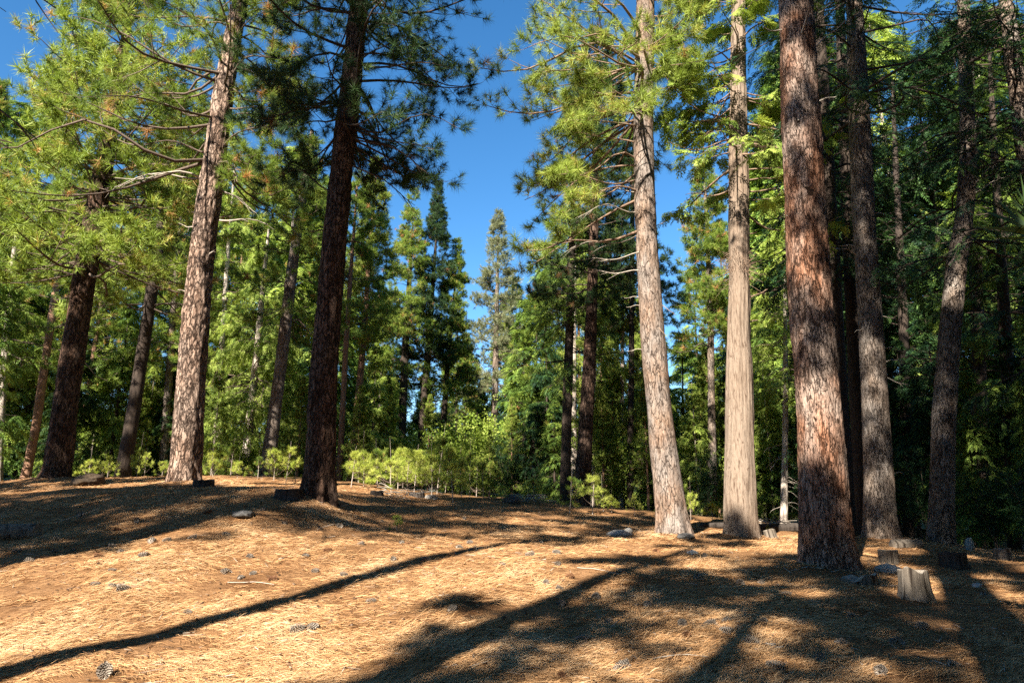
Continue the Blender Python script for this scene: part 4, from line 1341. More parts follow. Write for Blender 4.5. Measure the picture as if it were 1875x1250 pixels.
# the wood goes on beside and behind the viewer, closing off the low sky there
for i in range(64):
    a = rngW.uniform(75, 285)
    d = rngW.uniform(40, 75)
    x, y = d * sin(rad(a)), d * cos(rad(a)) - 2
    k = rngW.choice(['pine_a', 'fir_a', 'fir_c', 'pine_c'])
    dup(PROTO[k], (x, y, g1(x, y) - .1), rngW.uniform(0, 6.28), rngW.uniform(20, 27) / 18, LOOK[k] + " of the wood behind the viewer", "trees behind the viewer: " + LOOK[k])

# ------------------------------------------------------------------ hills closing the far view
def hills():
    xs = np.linspace(-1600, 1600, 161)
    ys = np.linspace(500, 1500, 26)
    X, Y = np.meshgrid(xs, ys)
    f = sstep(500, 1100, Y)
    Z = -1.2 + f * (70 + 40 * noise3(X / 260, Y / 400, 0, 31) + 14 * noise3(X / 60, Y / 90, 0, 32))
    idx = np.arange(X.size).reshape(X.shape)
    Fq = np.stack([idx[:-1, :-1], idx[:-1, 1:], idx[1:, 1:], idx[1:, :-1]], -1).reshape(-1, 4)
    o = mesh_obj("hills", [(np.stack([X, Y, Z], -1).reshape(-1, 3), Fq)], mat_simple("hill_forest", (0.03, 0.055, 0.035), (0.06, 0.09, 0.05), .05, .9), smooth=True)
    tag(o, kind="structure")


hills()
print("wood done")


# ------------------------------------------------------------------ SEEDLINGS AND SHRUBS along the crest
def seedling_proto(seed, H, R, nb, tsz, fol):
    T = Trunk(np.array([[0, 0, -.1], [0, 0, 0], [.02, .01, H * .5], [0, .03, H]]), np.array([.022, .02, .013, .006]) * (H / 1.5) ** .6, H)
    t = thing("pine_seedling", "x", "young pine")
    trunk_mesh("trunk", T, M['b_thin_pale'], t, 8, .2, 0)
    g = np.random.default_rng(seed)
    c = crown(g, T, H * .10, H, nb, lambda f: R * (1 - f) ** .9 + .04, lambda f: 20 + 35 * f, m=3, nt=1, tpl='tuft_young', ts=tsz * 2.1, sag=-.15, upc=.2, tint=(.2, 1), twig=.05, drop=.05, tmin=.55)
    crown_objs(t, [c], M[fol], M['limb'])
    return t


SP = [seedling_proto(501, 1.5, .72, 24, .66, 'f_young'), seedling_proto(502, 2.2, 1.0, 36, .72, 'f_young'), seedling_proto(503, 1.0, .62, 20, .62, 'f_young'), seedling_proto(504, 2.4, 1.1, 38, .78, 'f_pine_yl'), seedling_proto(505, 1.3, .6, 18, .6, 'f_pine')]
s_used = set()
# (u, row of its foot, depth, height m, proto, label)
SEED = [(160, 884, 27, .75, 2, "low bright seedling beside a dark mound"), (185, 885, 28, .7, 2, "low bright seedling just behind the dark mound"), (125, 886, 30, .45, 2, "tiny seedling at the foot of the thick dark trunk"),
        (195, 884, 29, 1.0, 0, "bright seedling touching the slim leaning pine"), (248, 888, 27, .85, 2, "bushy seedling between slim pine and furrowed pine"), (262, 888, 28, .95, 0, "taller seedling beside the bushy one near the furrowed pine"),
        (295, 889, 26, .6, 2, "small seedling close to the furrowed pine's foot"), (388, 893, 26, .9, 2, "shaded seedling hard by the furrowed pine's stump"), (420, 895, 27, 1.1, 0, "seedling among leafy bushes under the weeping fir"), (432, 897, 25, .55, 2, "low seedling in front of the leafy bushes"),
        (470, 897, 26, .8, 2, "seedling in front of the half lit grey trunk"), (500, 897, 25, .9, 2, "dull seedling beside the tall bright candle like one"), (522, 900, 23, 1.45, 0, "bright candle like seedling beside the big dark pine"), (540, 901, 24, 1.1, 2, "seedling almost hidden by the big dark pine"),
        (642, 907, 25, 1.3, 0, "slim upright seedling just past the big dark pine"), (665, 908, 26, 1.0, 2, "dense low seedling in the sunny thicket's edge"), (690, 910, 27, 1.5, 0, "round seedling filling the sunny thicket"), (705, 908, 29, 2.1, 3, "dark topped seedling at the back of the sunny thicket"),
        (728, 909, 27, 2.0, 1, "tall bright seedling in the sunny thicket"), (745, 910, 25, 2.6, 1, "tallest seedling of the sunny thicket with a white stem"), (772, 909, 28, 2.4, 3, "green seedling beside the tallest of the thicket"), (800, 911, 28, 2.5, 1, "tall feathery seedling at the far end of the thicket"),
        (830, 914, 24, 1.55, 0, "umbrella topped yellow seedling before the thicket"), (845, 916, 26, 1.9, 3, "green seedling behind the umbrella topped one"), (860, 917, 27, 1.6, 3, "shaded green seedling next to the umbrella topped one"), (885, 918, 27, 1.8, 3, "dark green seedling at the thicket's shady end"), (905, 919, 28, 1.4, 3, "dull seedling beside the pale brush heap"),
        (655, 907, 29, 1.7, 1, "pale seedling behind the slim upright one"), (678, 908, 28, 1.2, 0, "short seedling between slim and round ones"), (716, 910, 24.5, 1.0, 2, "low yellow seedling before the sunny thicket"), (737, 908, 31, 2.6, 1, "seedling rising behind the tallest of the thicket"),
        (758, 910, 26, 1.6, 0, "bushy seedling hugging the tallest one's side"), (785, 909, 31, 2.9, 1, "lanky bright seedling at the back of the thicket"), (790, 912, 25, 1.1, 2, "short bright seedling below the lanky one"), (815, 912, 29, 2.2, 1, "plump seedling behind the umbrella topped one"), (872, 917, 29, 2.3, 3, "broad green seedling in the shady part of the thicket"), (895, 918, 30, 2.2, 3, "last big seedling before the sparse grey green pine"),
        (922, 919, 26, .6, 2, "small bright seedling before a black rock"), (978, 921, 27, .75, 2, "rounded bright seedling beside the pale dead brush"), (968, 920, 28, .7, 0, "seedling leaning over the pale dead brush"), (1012, 924, 27, .4, 2, "tiny seedling alone in shade on the crest"), (1043, 938, 24, 1.0, 2, "wispy seedling in front of the brown flared trunk"),
        (1085, 940, 25, 1.3, 0, "lit seedling beside the brown flared trunk"), (1105, 939, 26, .8, 2, "low seedling beside the half lit thin stems"), (1120, 941, 26, .5, 2, "tiny bright seedling before the thin white stem"), (1162, 944, 26, .65, 0, "seedling left of the leaning grey pine's foot, half bent"), (1172, 945, 27, .35, 2, "tiniest seedling by the leaning grey pine"), (1265, 950, 26, .75, 2, "bright seedling between grey pine and cedar"), (1306, 955, 26, .8, 0, "upright bright seedling close to the cedar's foot"),
        (728, 944, 16.6, .38, 2, "lone green seedling sprouting from the open litter"), (1410, 1000, 22, .3, 2, "sprig beside the black log near the cedar")]
for (u, v, Y, H, pi_, lab) in SEED:
    H = 1.15 + .36 * (H - 1.15) if H > 1.15 else H * .95
    if (u * 7) % 10 < 2 and 'bright' not in lab and 'yellow' not in lab:
        pi_ = 4
    x = (u - 937.5) / ray(u, v)[1] * Y
    loc = (x, Y, g1(x, Y) - .02)
    p = SP[pi_]
    H0 = [1.5, 2.2, 1.0, 2.4, 1.3][pi_]
    lab = lab.replace("left of ", "near ")
    if pi_ not in s_used:
        s_used.add(pi_)
        p.location = loc
        p.rotation_euler = (0, 0, rngW.uniform(0, 6))
        p.scale = (H / H0,) * 3
        p["label"] = lab
        p["group"] = "young pines along the crest"
    else:
        o = dup(p, loc, rngW.uniform(0, 6), H / H0, lab, "young pines along the crest")
        w = rngW.uniform(.75, 1.3)
        o.scale = (H / H0 * w, H / H0 * w * rngW.uniform(.85, 1.15), H / H0 * rngW.uniform(.85, 1.2))
        o.rotation_euler = (rngW.uniform(-.09, .09), rngW.uniform(-.09, .09), rngW.uniform(0, 6))


def bush_proto(seed, H, R, fol, tpl, n):
    g = np.random.default_rng(seed)
    t = thing("leafy_bush", "x", "bush")
    st = []
    tips = []
    for i in range(9):
        a = g.uniform(0, 6.28)
        e = g.uniform(.3, 1.0)
        q = np.linspace(0, 1, 6)
        l = H * g.uniform(.7, 1.05)
        P = np.stack([np.cos(a) * R * e * q ** 1.3, np.sin(a) * R * e * q ** 1.3, -.05 + l * (q ** .9)], 1)
        P += g.normal(0, .02 * H, P.shape) * q[:, None]
        st.append(P)
    st = np.array(st)
    mesh_obj("stems", [tubes(st, np.tile(.018 * (1 - .7 * np.linspace(0, 1, 6)), (9, 1)), 4)], M['limb'], t, smooth=True)
    i = g.integers(0, 9, n)
    f = g.uniform(.25, 1, n)
    k = np.minimum((f * 5).astype(int), 4)
    fr = f * 5 - k
    C = st[i, k] * (1 - fr)[:, None] + st[i, k + 1] * fr[:, None] + g.normal(0, .16 * R, (n, 3))
    C[:, 2] = np.maximum(C[:, 2], .08)
    D = nrm(g.normal(size=(n, 3)))
    w = g.integers(0, 4, n)
    Vs, tt = [], []
    tn = np.clip(g.normal(.5, .25, n), 0, 1)
    for j in range(4):
        s = w == j
        T = TPL[tpl][j]
        Vs.append(inst(T, C[s], D[s], g.normal(size=(s.sum(), 3)), g.uniform(.7, 1.2, s.sum())))
        tt.append(np.clip(np.repeat(tn[s], len(T)) + g.normal(0, .1, s.sum() * len(T)), 0, 1))
    V = np.concatenate(Vs)
    mesh_obj("foliage", [(V, np.arange(len(V)).reshape(-1, 3))], M[fol], t, tint=np.concatenate(tt))
    return t


BP = [bush_proto(601, 2.2, 1.2, 'f_leaf', 'leaf', 300), bush_proto(602, 4.5, 1.8, 'f_leaf', 'leaf_lo', 360), bush_proto(603, 5.0, 2.2, 'f_fir_dk', 'spray_mid', 520)]
b_used = set()
BUSH = [(430, 34, 2.6, 0, "leafy bush with lit leaves below the weeping fir"), (470, 35, 2.2, 0, "leafy bush by the half lit grey trunk"), (210, 40, 5.5, 1, "tall leafy bush with sun flecks behind the slim leaning pine"), (160, 42, 4.8, 1, "leafy thicket behind the dark mound"),
        (64, 42, 4.5, 1, "leafy bush near the tan lit lower trunk"), (265, 42, 5.0, 2, "dark leafy bush between slim pine and furrowed pine"), (690, 38, 3.6, 1, "leafy bush behind the sunny thicket, light flecked"), (760, 40, 4.2, 1, "leafy bush at the back of the tallest seedling"),
        (830, 36, 3.4, 0, "sunny bush right behind the umbrella topped seedling"), (860, 42, 6.0, 1, "high leafy thicket under the open gap"), (930, 38, 3.6, 2, "dark bush under the sparse grey green pine"), (1000, 40, 3.4, 2, "dark bush beside the thin twin stems"),
        (1110, 36, 4.0, 1, "bright leafy bush between thin white stems"), (1180, 38, 4.2, 1, "bright leafy bush close behind the leaning grey pine"), (1275, 34, 3.2, 2, "shaded bush in the slot before the cedar"), (1290, 38, 4.4, 1, "leafy bush with lit top behind the slim brown trunk"),
        (1400, 37, 3.5, 2, "dark bush between cedar and thin white trunk"), (1475, 30, 3.4, 2, "dark bush peeping past the thick russet pine"), (1660, 28, 3.4, 2, "dark bush between grey fir and crooked trunk"), (1770, 23.5, 2.8, 2, "dark bush beside the crooked trunk's foot"), (1850, 20, 2.6, 2, "dark bush at the end of the stump row"), (550, 38, 3.4, 2, "dark bush almost hidden by the big shaded pine"), (330, 40, 4.0, 2, "dark bush close behind the furrowed brown pine"),
        (1640, 36, 6, 1, "tall leafy thicket with sun flecks in the dark wood"), (1690, 40, 7, 1, "leafy thicket below the sky hole in the dark wood")]
for (u, Y, H, k, lab) in BUSH:
    x = (u - 937.5) / F_PX * Y / cos(PITCH)
    loc = (x, Y, g1(x, Y) - .05)
    H0 = [2.2, 4.5, 5.0][k]
    if k not in b_used:
        b_used.add(k)
        BP[k].location = loc
        BP[k].scale = (H / H0,) * 3
        BP[k]["label"] = lab
        BP[k]["group"] = "bushes under the trees"
    else:
        dup(BP[k], loc, rngW.uniform(0, 6), H / H0, lab, "bushes under the trees")


# ------------------------------------------------------------------ STUMPS, LOGS, ROCKS
def mat_cut():
    m, nt, out = new_mat("cut_wood")
    tc = nt.nodes.new("ShaderNodeTexCoord")
    ln = nt.nodes.new("ShaderNodeVectorMath")
    ln.operation = 'LENGTH'
    mp = nt.nodes.new("ShaderNodeMapping")
    mp.inputs["Scale"].default_value = (1, 1, 0)
    nt.links.new(tc.outputs["Object"], mp.inputs[0])
    nz = noise(nt, tc.outputs["Object"], 6, 3)
    nt.links.new(mp.outputs[0], ln.inputs[0])
    w = mth(nt, 'SINE', mth(nt, 'MULTIPLY', mth(nt, 'MULTIPLY_ADD', nz.outputs[0], .03, ln.outputs["Value"]), 260))
    col = mixc(nt, mth(nt, 'MULTIPLY_ADD', w, .5, .5), (0.22, 0.18, 0.14), (0.36, 0.32, 0.27))
    col = mixc(nt, 0.8, col, ramp(nt, noise(nt, tc.outputs["Object"], 9, 5).outputs[0], [(.3, (.35, .33, .3)), (.6, (1, 1, 1))]), 'MULTIPLY')
    principled(nt, out, col, .85, .2, bump(nt, w, .3, .004))
    return m


M['cut'] = mat_cut()
M['wood_grey'] = mat_bark_strings("weathered_stump_wood", (0.135, 0.11, 0.085), (0.19, 0.165, 0.138), (0.03, 0.023, 0.018), .03, 12)
M['wood_dk'] = mat_bark_strings("dark_stump_wood", (0.05, 0.042, 0.036), (0.075, 0.062, 0.055), (0.018, 0.015, 0.013), .03, 12)  # near-black wood for the darkest stumps and logs
M['rock'] = mat_simple("rock_grey", (0.20, 0.185, 0.165), (0.42, 0.395, 0.36), 9, .9, .6, .03)
M['earth'] = mat_simple('mound_earth_shaded', (0.035, 0.025, 0.018), (0.10, 0.07, 0.045), 14, .95, .6, .03)  # brown earth, darkened to carry the shade it lies in
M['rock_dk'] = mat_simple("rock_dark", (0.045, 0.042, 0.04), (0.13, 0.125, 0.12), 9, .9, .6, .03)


def stump(x, y, r, h, label, side='wood_grey', seed=1, tilt=(0, 0), name="tree_stump", sink=.1, flare=.25, jag=.03):
    t = thing(name, label, "stump", (x, y, g1(x, y) - sink))
    t.rotation_euler = (tilt[0], tilt[1], seed * 1.3)
    g = np.random.default_rng(seed)
    seg = 40
    a = np.arange(seg) / seg * 2 * pi
    H = h + sink
    zz = np.concatenate([np.linspace(0, H - .015, 16), [H - .004, H]])
    out = 1 + .07 * noise3(np.cos(a) * 2, np.sin(a) * 2, seed, 3) + .05 * np.sin(a * 2 + seed)
    rows = []
    for j, z in enumerate(zz):
        f = z / H
        rr = r * out * (1 + flare * np.exp(-f * 4) * (1 + .5 * np.sin(a * 5 + seed)))
        rr = rr + .014 * noise3(np.cos(a) * 9, np.sin(a) * 9, z * 1.2, seed) * (1 if j < 16 else .6)
        if j == len(zz) - 1:
            rr = rr - .008
        top = jag * noise3(np.cos(a) * 1.6, np.sin(a) * 1.6, 5, seed) * f
        rows.append(np.stack([rr * np.cos(a), rr * np.sin(a), z + top], 1))
    V = np.array(rows)
    n = len(zz)
    idx = np.arange(n * seg).reshape(n, seg)
    nx = np.roll(idx, -1, 1)
    q = np.stack([idx[:-1], nx[:-1], nx[1:], idx[1:]], -1).reshape(-1, 4)
    mesh_obj("bark", [(V.reshape(-1, 3), q)], M[side], t, smooth=True)
    top = V[-1]
    c = top.mean(0)
    rings = [top * (1 - f) + c * f + np.array([0, 0, .006]) * (noise3(top[:, 0] * 20, top[:, 1] * 20, f * 7, seed)[:, None] if f > 0 else 0) for f in (0, .3, .6, .85)]
    TV = np.concatenate(rings + [c[None]])
    fs = []
    for k in range(3):
        for i in range(seg):
            j = (i + 1) % seg
            fs.append((k * seg + i, k * seg + j, (k + 1) * seg + j, (k + 1) * seg + i))
    ft = [(3 * seg + i, 3 * seg + (i + 1) % seg, 4 * seg) for i in range(seg)]
    mesh_obj("cut_face", [(TV, np.array(fs)), (np.zeros((0, 3)), np.array(ft) - len(TV))], M['cut'] if side != 'wood_dk' else M['wood_dk'], t, smooth=True)
    return t


def rock(x, y, size, label, mat='rock', seed=1, name="rock", cat="rock"):
    import bmesh
    bm = bmesh.new()
    bmesh.ops.create_icosphere(bm, subdivisions=4, radius=1)
    V = np.array([v.co[:] for v in bm.verts])
    Fq = np.array([[v.index for v in f.verts] for f in bm.faces])
    bm.free()
    d = .22 * noise3(V[:, 0] * 1.4 + seed, V[:, 1] * 1.4, V[:, 2] * 1.4, seed) + .10 * noise3(V[:, 0] * 3.4, V[:, 1] * 3.4, V[:, 2] * 3.4, seed + 1) + .04 * noise3(V[:, 0] * 9, V[:, 1] * 9, V[:, 2] * 9, seed + 2)
    d = np.round(d * 9) / 9 * .55 + d * .45
    V = V * (1 + d)[:, None] * np.array(size)[None]
    o = mesh_obj(name, [(V, Fq)], M[mat])
    o.location = (x, y, g1(x, y) + size[2] * .35)
    o.rotation_euler = (0, 0, seed * .9)
    return tag(o, label, cat)


def log(x, y, L, r, az, label, mat='wood_grey', seed=1, pitch=0.0):
    t = thing("cut_log", label, "log", (x, y, g1(x, y) + r * .55), az)
    t.rotation_euler = (0, pitch, az)
    seg = 28
    a = np.arange(seg) / seg * 2 * pi
    xs = np.linspace(-L / 2, L / 2, 18)
    out = 1 + .10 * noise3(np.cos(a) * 1.6, np.sin(a) * 1.6, seed, 4)
    rows = []
    for xx in xs:
        rr = r * out * (1 + .05 * sin(xx * 4 + seed)) + .012 * noise3(np.cos(a) * 7, np.sin(a) * 7, xx * 2, seed)
        rows.append(np.stack([np.full(seg, xx), rr * np.cos(a), rr * np.sin(a)], 1))
    V = np.array(rows)
    idx = np.arange(18 * seg).reshape(18, seg)
    nx = np.roll(idx, -1, 1)
    q = np.stack([idx[:-1], nx[:-1], nx[1:], idx[1:]], -1).reshape(-1, 4)
    mesh_obj("bark", [(V.reshape(-1, 3), q)], M[mat], t, smooth=True)
    for e, s in ((0, -1), (17, 1)):
        ring = V[e]
        c = ring.mean(0) + np.array([s * .012, 0, 0])
        TV = np.concatenate([ring, [c]])
        ft = np.array([(i, (i + 1) % seg, seg) for i in range(seg)])
        mesh_obj("cut_face", [(TV, ft)], M['cut'] if mat != 'wood_dk' else M['wood_dk'], t)
    return t


def G(u, v):
    return on_ground(u, v)


x, y = G(1676, 1097); stump(x, y, .185, .40, "tallest cut stump, grey and fluted, in front of the russet pine", 'wood_grey', seed=3, flare=.5, tilt=(.02, -.05), jag=.09)
x, y = G(1628, 1030); stump(x, y, .20, .25, "small round stump with a pale sawn top beside the russet pine", seed=4, flare=.1)
x, y = G(1572, 1068); stump(x, y, .28, .13, "low rotten stump half buried at the russet pine's foot", seed=5, flare=.3, jag=.12)
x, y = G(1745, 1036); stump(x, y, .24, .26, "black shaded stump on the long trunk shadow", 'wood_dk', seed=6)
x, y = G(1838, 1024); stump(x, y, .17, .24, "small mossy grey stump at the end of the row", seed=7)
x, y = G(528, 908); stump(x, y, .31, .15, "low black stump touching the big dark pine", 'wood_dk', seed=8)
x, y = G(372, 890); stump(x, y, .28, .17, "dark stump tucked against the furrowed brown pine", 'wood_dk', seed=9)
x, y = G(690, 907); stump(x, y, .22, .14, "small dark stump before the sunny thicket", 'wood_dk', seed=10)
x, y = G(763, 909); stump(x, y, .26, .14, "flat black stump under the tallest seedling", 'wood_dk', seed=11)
x, y = G(1413, 984); stump(x, y, .17, .22, "short leaning stub beside the black log by the cedar", seed=12, tilt=(.1, .2))
x, y = G(1457, 966); stump(x, y, .12, .22, "small sunlit stub on the bright path of litter", seed=13)
x, y = G(1625, 1047); rock(x, y, (.24, .16, .12), "pale rounded rock between the two sunlit stumps", 'rock', 3)
x, y = G(1133, 982); rock(x, y, (.36, .24, .14), "flat grey rock on sunlit litter near the leaning grey pine", 'rock', 4)
x, y = G(1150, 979); rock(x, y, (.17, .14, .14), "small knobbly rock leaning on the flat grey one", 'rock', 5)
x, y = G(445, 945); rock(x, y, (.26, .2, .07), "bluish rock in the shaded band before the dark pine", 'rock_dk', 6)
x, y = G(790, 913); rock(x, y, (.22, .16, .10), "small pale rock under the thicket's edge", 'rock', 7)
x, y = G(1255, 985); rock(x, y, (.34, .20, .09), "low dark rock against the leaning grey pine's foot", 'rock_dk', 8)
x, y = G(162, 887); rock(x, y, (.75, .42, .22), "dark rounded mound before the bright low seedlings", 'earth', 9, "earth_mound", "mound")
x, y = G(935, 921); rock(x, y, (.34, .26, .22), "black rock beside the pale dead brush", 'rock_dk', 10)
x, y = G(1776, 1008); rock(x, y, (.12, .10, .26), "upright pale stone in the gloom behind the black stump", 'rock', 11)
x, y = G(1790, 1075); rock(x, y, (.10, .08, .05), "fist sized grey stone beside the long trunk shadow", 'rock', 12)
x, y = G(1268, 1014); rock(x, y, (.13, .10, .06), "small grey stone in shade below the leaning grey pine", 'rock', 13)
x, y = G(1660, 1003); log(x, y, .75, .13, .2, "short grey log lying behind the small round stump", seed=3)
x, y = G(-2, 985); log(x, y, 1.3, .17, .12, "pale barkless log poking in beside the shaded rise", seed=4)
x, y = G(1425, 972); log(x, y, 1.6, .16, .35, "black log behind the cedar", 'wood_dk', seed=5)
x, y = G(1308, 966); log(x, y, .9, .10, .1, "low dark log in front of the cedar's far side", 'wood_dk', seed=6)


def brush(x, y, label, n=60, R=.7, seed=1):
    g = np.random.default_rng(seed)
    z = g1(x, y)
    q = np.linspace(0, 1, 5)
    P = []
    for i in range(n):
        a = g.uniform(0, 6.28)
        p = np.array([g.normal(0, R * .5), g.normal(0, R * .4), g.uniform(.0, .3)])
        d = np.array([cos(a), sin(a), g.uniform(-.1, .5)])
        l = g.uniform(.25, .9)
        P.append(p + d * (l * q)[:, None] + np.array([0, 0, -.2]) * (l * q * q)[:, None])
    P = np.array(P)
    o = mesh_obj("dead_brush", [tubes(P, np.tile(.013 * (1 - .6 * q), (n, 1)), 4)], M['dead'], smooth=True)
    o.location = (x, y, z)
    tag(o, label, "dead brush")


x, y = G(955, 920); brush(x, y, "heap of pale dead brush on the crest beside a black rock", 70, .8, 3)
x, y = G(1410, 968); brush(x, y, "bleached twigs piled on the black log by the cedar", 40, .5, 4)
x, y = G(735, 911); brush(x, y, "grey twigs under the sunny thicket", 40, .9, 5)

# ------------------------------------------------------------------ PINE CONES
M['cone'] = mat_simple("pine_cone_grey", (0.14, 0.11, 0.085), (0.40, 0.345, 0.29), 40, .8)
M['cone_red'] = mat_simple("pine_cone_brown", (0.14, 0.06, 0.03), (0.33, 0.17, 0.09), 40, .8)


def cone_proto(seed, mat):
    g = np.random.default_rng(seed)
    L, R = .13, .036
    V, Fq = [], []
    n = 96
    for i in range(n):
        f = (i + .5) / n
        a = i * 2.39996
        x = (f - .5) * L
        rr = R * (sin(pi * min(1, f * .92 + .1)) ** .75) * .55
        op = .55 + .25 * g.random()
        d = np.array([-.15 + .8 * (f - .25), cos(a), sin(a)])
        d /= np.linalg.norm(d)
        tg = np.array([0, -sin(a), cos(a)])
        up = np.cross(d, tg)
        l = R * (1.15 - .55 * f) * (.85 + .3 * g.random())
        w = R * .62 * (1.1 - .5 * f)
        b = np.array([x, rr * cos(a), rr * sin(a)])
        e = b + d * l
        th = .004
        k = len(V)
        V += [b - tg * w * .3, b + tg * w * .3, e + tg * w * .55, e + d * l * .16, e - tg * w * .55,
              b - tg * w * .3 + up * th, b + tg * w * .3 + up * th, e + tg * w * .55 + up * th, e + d * l * .16 + up * th, e - tg * w * .55 + up * th]
        Fq += [(k, k + 1, k + 2, k + 4), (k + 5, k + 9, k + 7, k + 6), (k + 2, k + 3, k + 8, k + 7), (k + 3, k + 4, k + 9, k + 8), (k + 1, k + 2, k + 7, k + 6), (k + 4, k, k + 5, k + 9)]
    o = mesh_obj("pine_cone", [(np.array(V), np.array(Fq))], M[mat])
    # core
    return o


CP_ = [cone_proto(701, 'cone'), cone_proto(702, 'cone'), cone_proto(703, 'cone_red')]
c_used = set()
CONES = [(55, 1030), (30, 1012), (98, 1012), (135, 1010), (180, 1022), (205, 1003), (222, 1012), (262, 1020), (205, 1046), (175, 1072), (205, 1075), (225, 1080), (105, 990), (215, 973), (280, 993), (305, 991), (352, 986), (415, 980), (412, 1050), (440, 1060), (462, 1052),
         (458, 1022), (498, 1062), (578, 1047), (630, 1055), (345, 1125), (680, 1103), (827, 1118), (570, 1155), (545, 1158), (735, 995), (745, 997), (660, 998), (865, 1008), (860, 995), (842, 1004), (780, 1027), (720, 1027), (1018, 1013), (1022, 1035), (1042, 1058), (1000, 1068), (1025, 1080), (1028, 1108), (920, 1035),
         (970, 1017), (1065, 1174), (1115, 1140), (1137, 1225), (1030, 1242), (190, 1241), (1355, 1070), (1300, 1145), (1330, 1138), (1400, 1140), (1395, 1068), (1250, 1145), (1278, 1060), (1255, 1165), (1640, 1180), (1545, 1180), (1750, 1220), (1615, 1235), (1330, 1160), (1470, 1145), (1500, 1210), (1420, 1225), (1200, 1010), (1140, 1050), (1092, 1095), (1185, 1110), (1290, 1020), (1440, 1090), (1380, 1180), (1560, 1130), (480, 935), (380, 940), (300, 930), (520, 960), (700, 955), (850, 950), (620, 965), (940, 965), (1800, 1090), (1690, 1150), (600, 1010), (560, 1020), (250, 955), (150, 945), (70, 935)]
rc = random.Random(9)
for i, (u, v) in enumerate(CONES):
    x, y = G(u, v)
    k = 2 if i % 9 == 4 else i % 2
    shade = u > 1180 and v > 1000 or v < 972
    look = "rust brown open pine cone" if k == 2 else "weathered grey open pine cone"
    where = ("on shaded litter below the thick russet pine" if u > 1180 else "in the dark band of shade before the crest") if shade else ("on sunny litter beyond the thin trunk shadow" if (v < 1220 - .22 * u) else "on litter this side of the thin trunk shadow")
    s = rc.uniform(.7, 1.15)
    loc = (x, y, g1(x, y) + rc.uniform(.008, .028) * s)
    rot = (rc.uniform(0, 6), rc.uniform(-.3, .3), rc.uniform(0, 6))
    if k not in c_used:
        c_used.add(k)
        o = CP_[k]
    else:
        o = CP_[k].copy()
        COL.objects.link(o)
    o.location = loc
    o.rotation_euler = rot
    o.scale = (s, s, s)
    tag(o, look + " " + where, "pine cone", "fallen cones: " + look + " " + where)

# fallen sticks
STK = [(140, 958, .75, .5, .35, "thin pale stick propped on the shaded rise"), (460, 1070, .7, -.15, 0, "bleached bent stick on sunny litter mid clearing"), (1095, 1045, .7, -.4, 0, "pale stick near the broad dark shadow"), (595, 970, .4, .9, .2, "short upright stick before the dark pine"), (1245, 1205, .6, .3, 0, "grey stick in shade close to the viewer"), (1640, 1075, .5, .1, 0, "dark stick beside the tallest stump")]
for i, (u, v, L, az, el, lab) in enumerate(STK):
    x, y = G(u, v)
    q = np.linspace(-.5, .5, 7)
    d = np.array([cos(az) * cos(el), sin(az) * cos(el), sin(el)])
    P = d * (L * q)[:, None] + np.array([-d[1], d[0], 0]) * (.06 * L * np.cos(q * 4))[:, None]
    P[:, 2] += .02 + max(0, sin(el) * L * .5)
    if el == 0:
        P[:, 2] = gz(P[:, 0] + x, P[:, 1] + y) - g1(x, y) + .02
    o = mesh_obj("fallen_stick", [tubes(P[None], (.0075 * (1 - .4 * (q + .5)))[None], 6)], M['dead'], smooth=True)
    o.location = (x, y, g1(x, y))
    tag(o, lab, "stick")


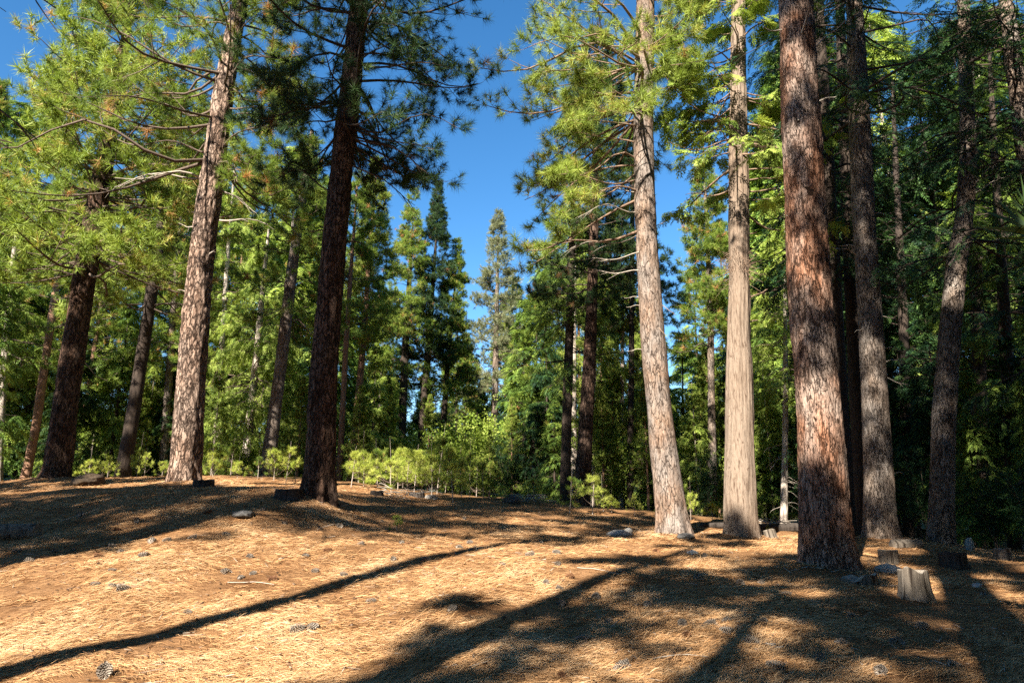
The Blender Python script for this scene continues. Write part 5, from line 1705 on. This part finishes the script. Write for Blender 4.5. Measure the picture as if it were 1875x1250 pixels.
# ------------------------------------------------------------------ a parked car glimpsed between the trunks
def parked_car(x, y, rz):
    t = thing("parked_car", "blue car glimpsed through the trunks at the edge of the view", "car", (x, y, g1(x, y)), rz)
    m, nt, out = new_mat("car_paint_blue")
    principled(nt, out, (.10, .22, .45), .25, .5)
    gl, nt, out = new_mat("car_glass")
    principled(nt, out, (.02, .025, .03), .05, .6)
    ty, nt, out = new_mat("tyre_rubber")
    principled(nt, out, (.02, .02, .02), .8, .2)
    prof = [(-2.15, .35), (-2.2, .75), (-1.9, .95), (-1.25, 1.0), (-.65, 1.42), (.75, 1.45), (1.5, 1.0), (2.05, .92), (2.2, .7), (2.18, .35)]
    W = .86
    V, Fq = [], []
    n = len(prof)
    for s, k in ((-1, 1), (-1, .82), (1, .82), (1, 1)):
        pass
    rows = []
    for yy, ins in ((-W, .05), (-W * .9, 0), (W * .9, 0), (W, .05)):
        rows.append([(px * (1 - ins * .6), yy * (1 if pz < 1.05 else .82), pz - ins * (.5 if pz > 1 else 0)) for px, pz in prof])
    V = np.array(rows).reshape(-1, 3)
    for r_ in range(3):
        for i in range(n):
            j = (i + 1) % n
            Fq.append((r_ * n + i, r_ * n + j, (r_ + 1) * n + j, (r_ + 1) * n + i))
    body = mesh_obj("body", [(V, np.array(Fq)), (np.zeros((0, 3)), np.array([list(range(n))[::-1]]) - len(V)), (np.zeros((0, 3)), np.array([[3 * n + i for i in range(n)]]) - len(V))], m, t)
    for s in (-1, 1):
        q = np.array([(-1.1, s * .80, 1.03), (1.3, s * .80, 1.03), (.7, s * .735, 1.36), (-.6, s * .735, 1.36)])
        q2 = q + np.array([0, s * .02, 0])
        mesh_obj("side_window", [(np.concatenate([q, q2]), np.array([(0, 1, 2, 3), (4, 7, 6, 5), (0, 4, 5, 1), (1, 5, 6, 2), (2, 6, 7, 3), (3, 7, 4, 0)]))], gl, t)
        for xx in (-1.35, 1.35):
            a = np.linspace(0, 2 * pi, 25)[:-1]
            P = [(xx + .33 * cos(b), s * (.86 - dd), .33 + .33 * sin(b)) for dd in (0.2, 0) for b in a]
            Fw = np.array([(i, (i + 1) % 24, 24 + (i + 1) % 24, 24 + i) for i in range(24)])
            mesh_obj("wheel", [(np.array(P), Fw), (np.zeros((0, 3)), np.array([[24 + i for i in range(24)]]) - 48)], ty, t)


xc = (10 - 937.5) / F_PX * 38 / cos(PITCH)
parked_car(xc, 38, 1.25)
print("scene done")
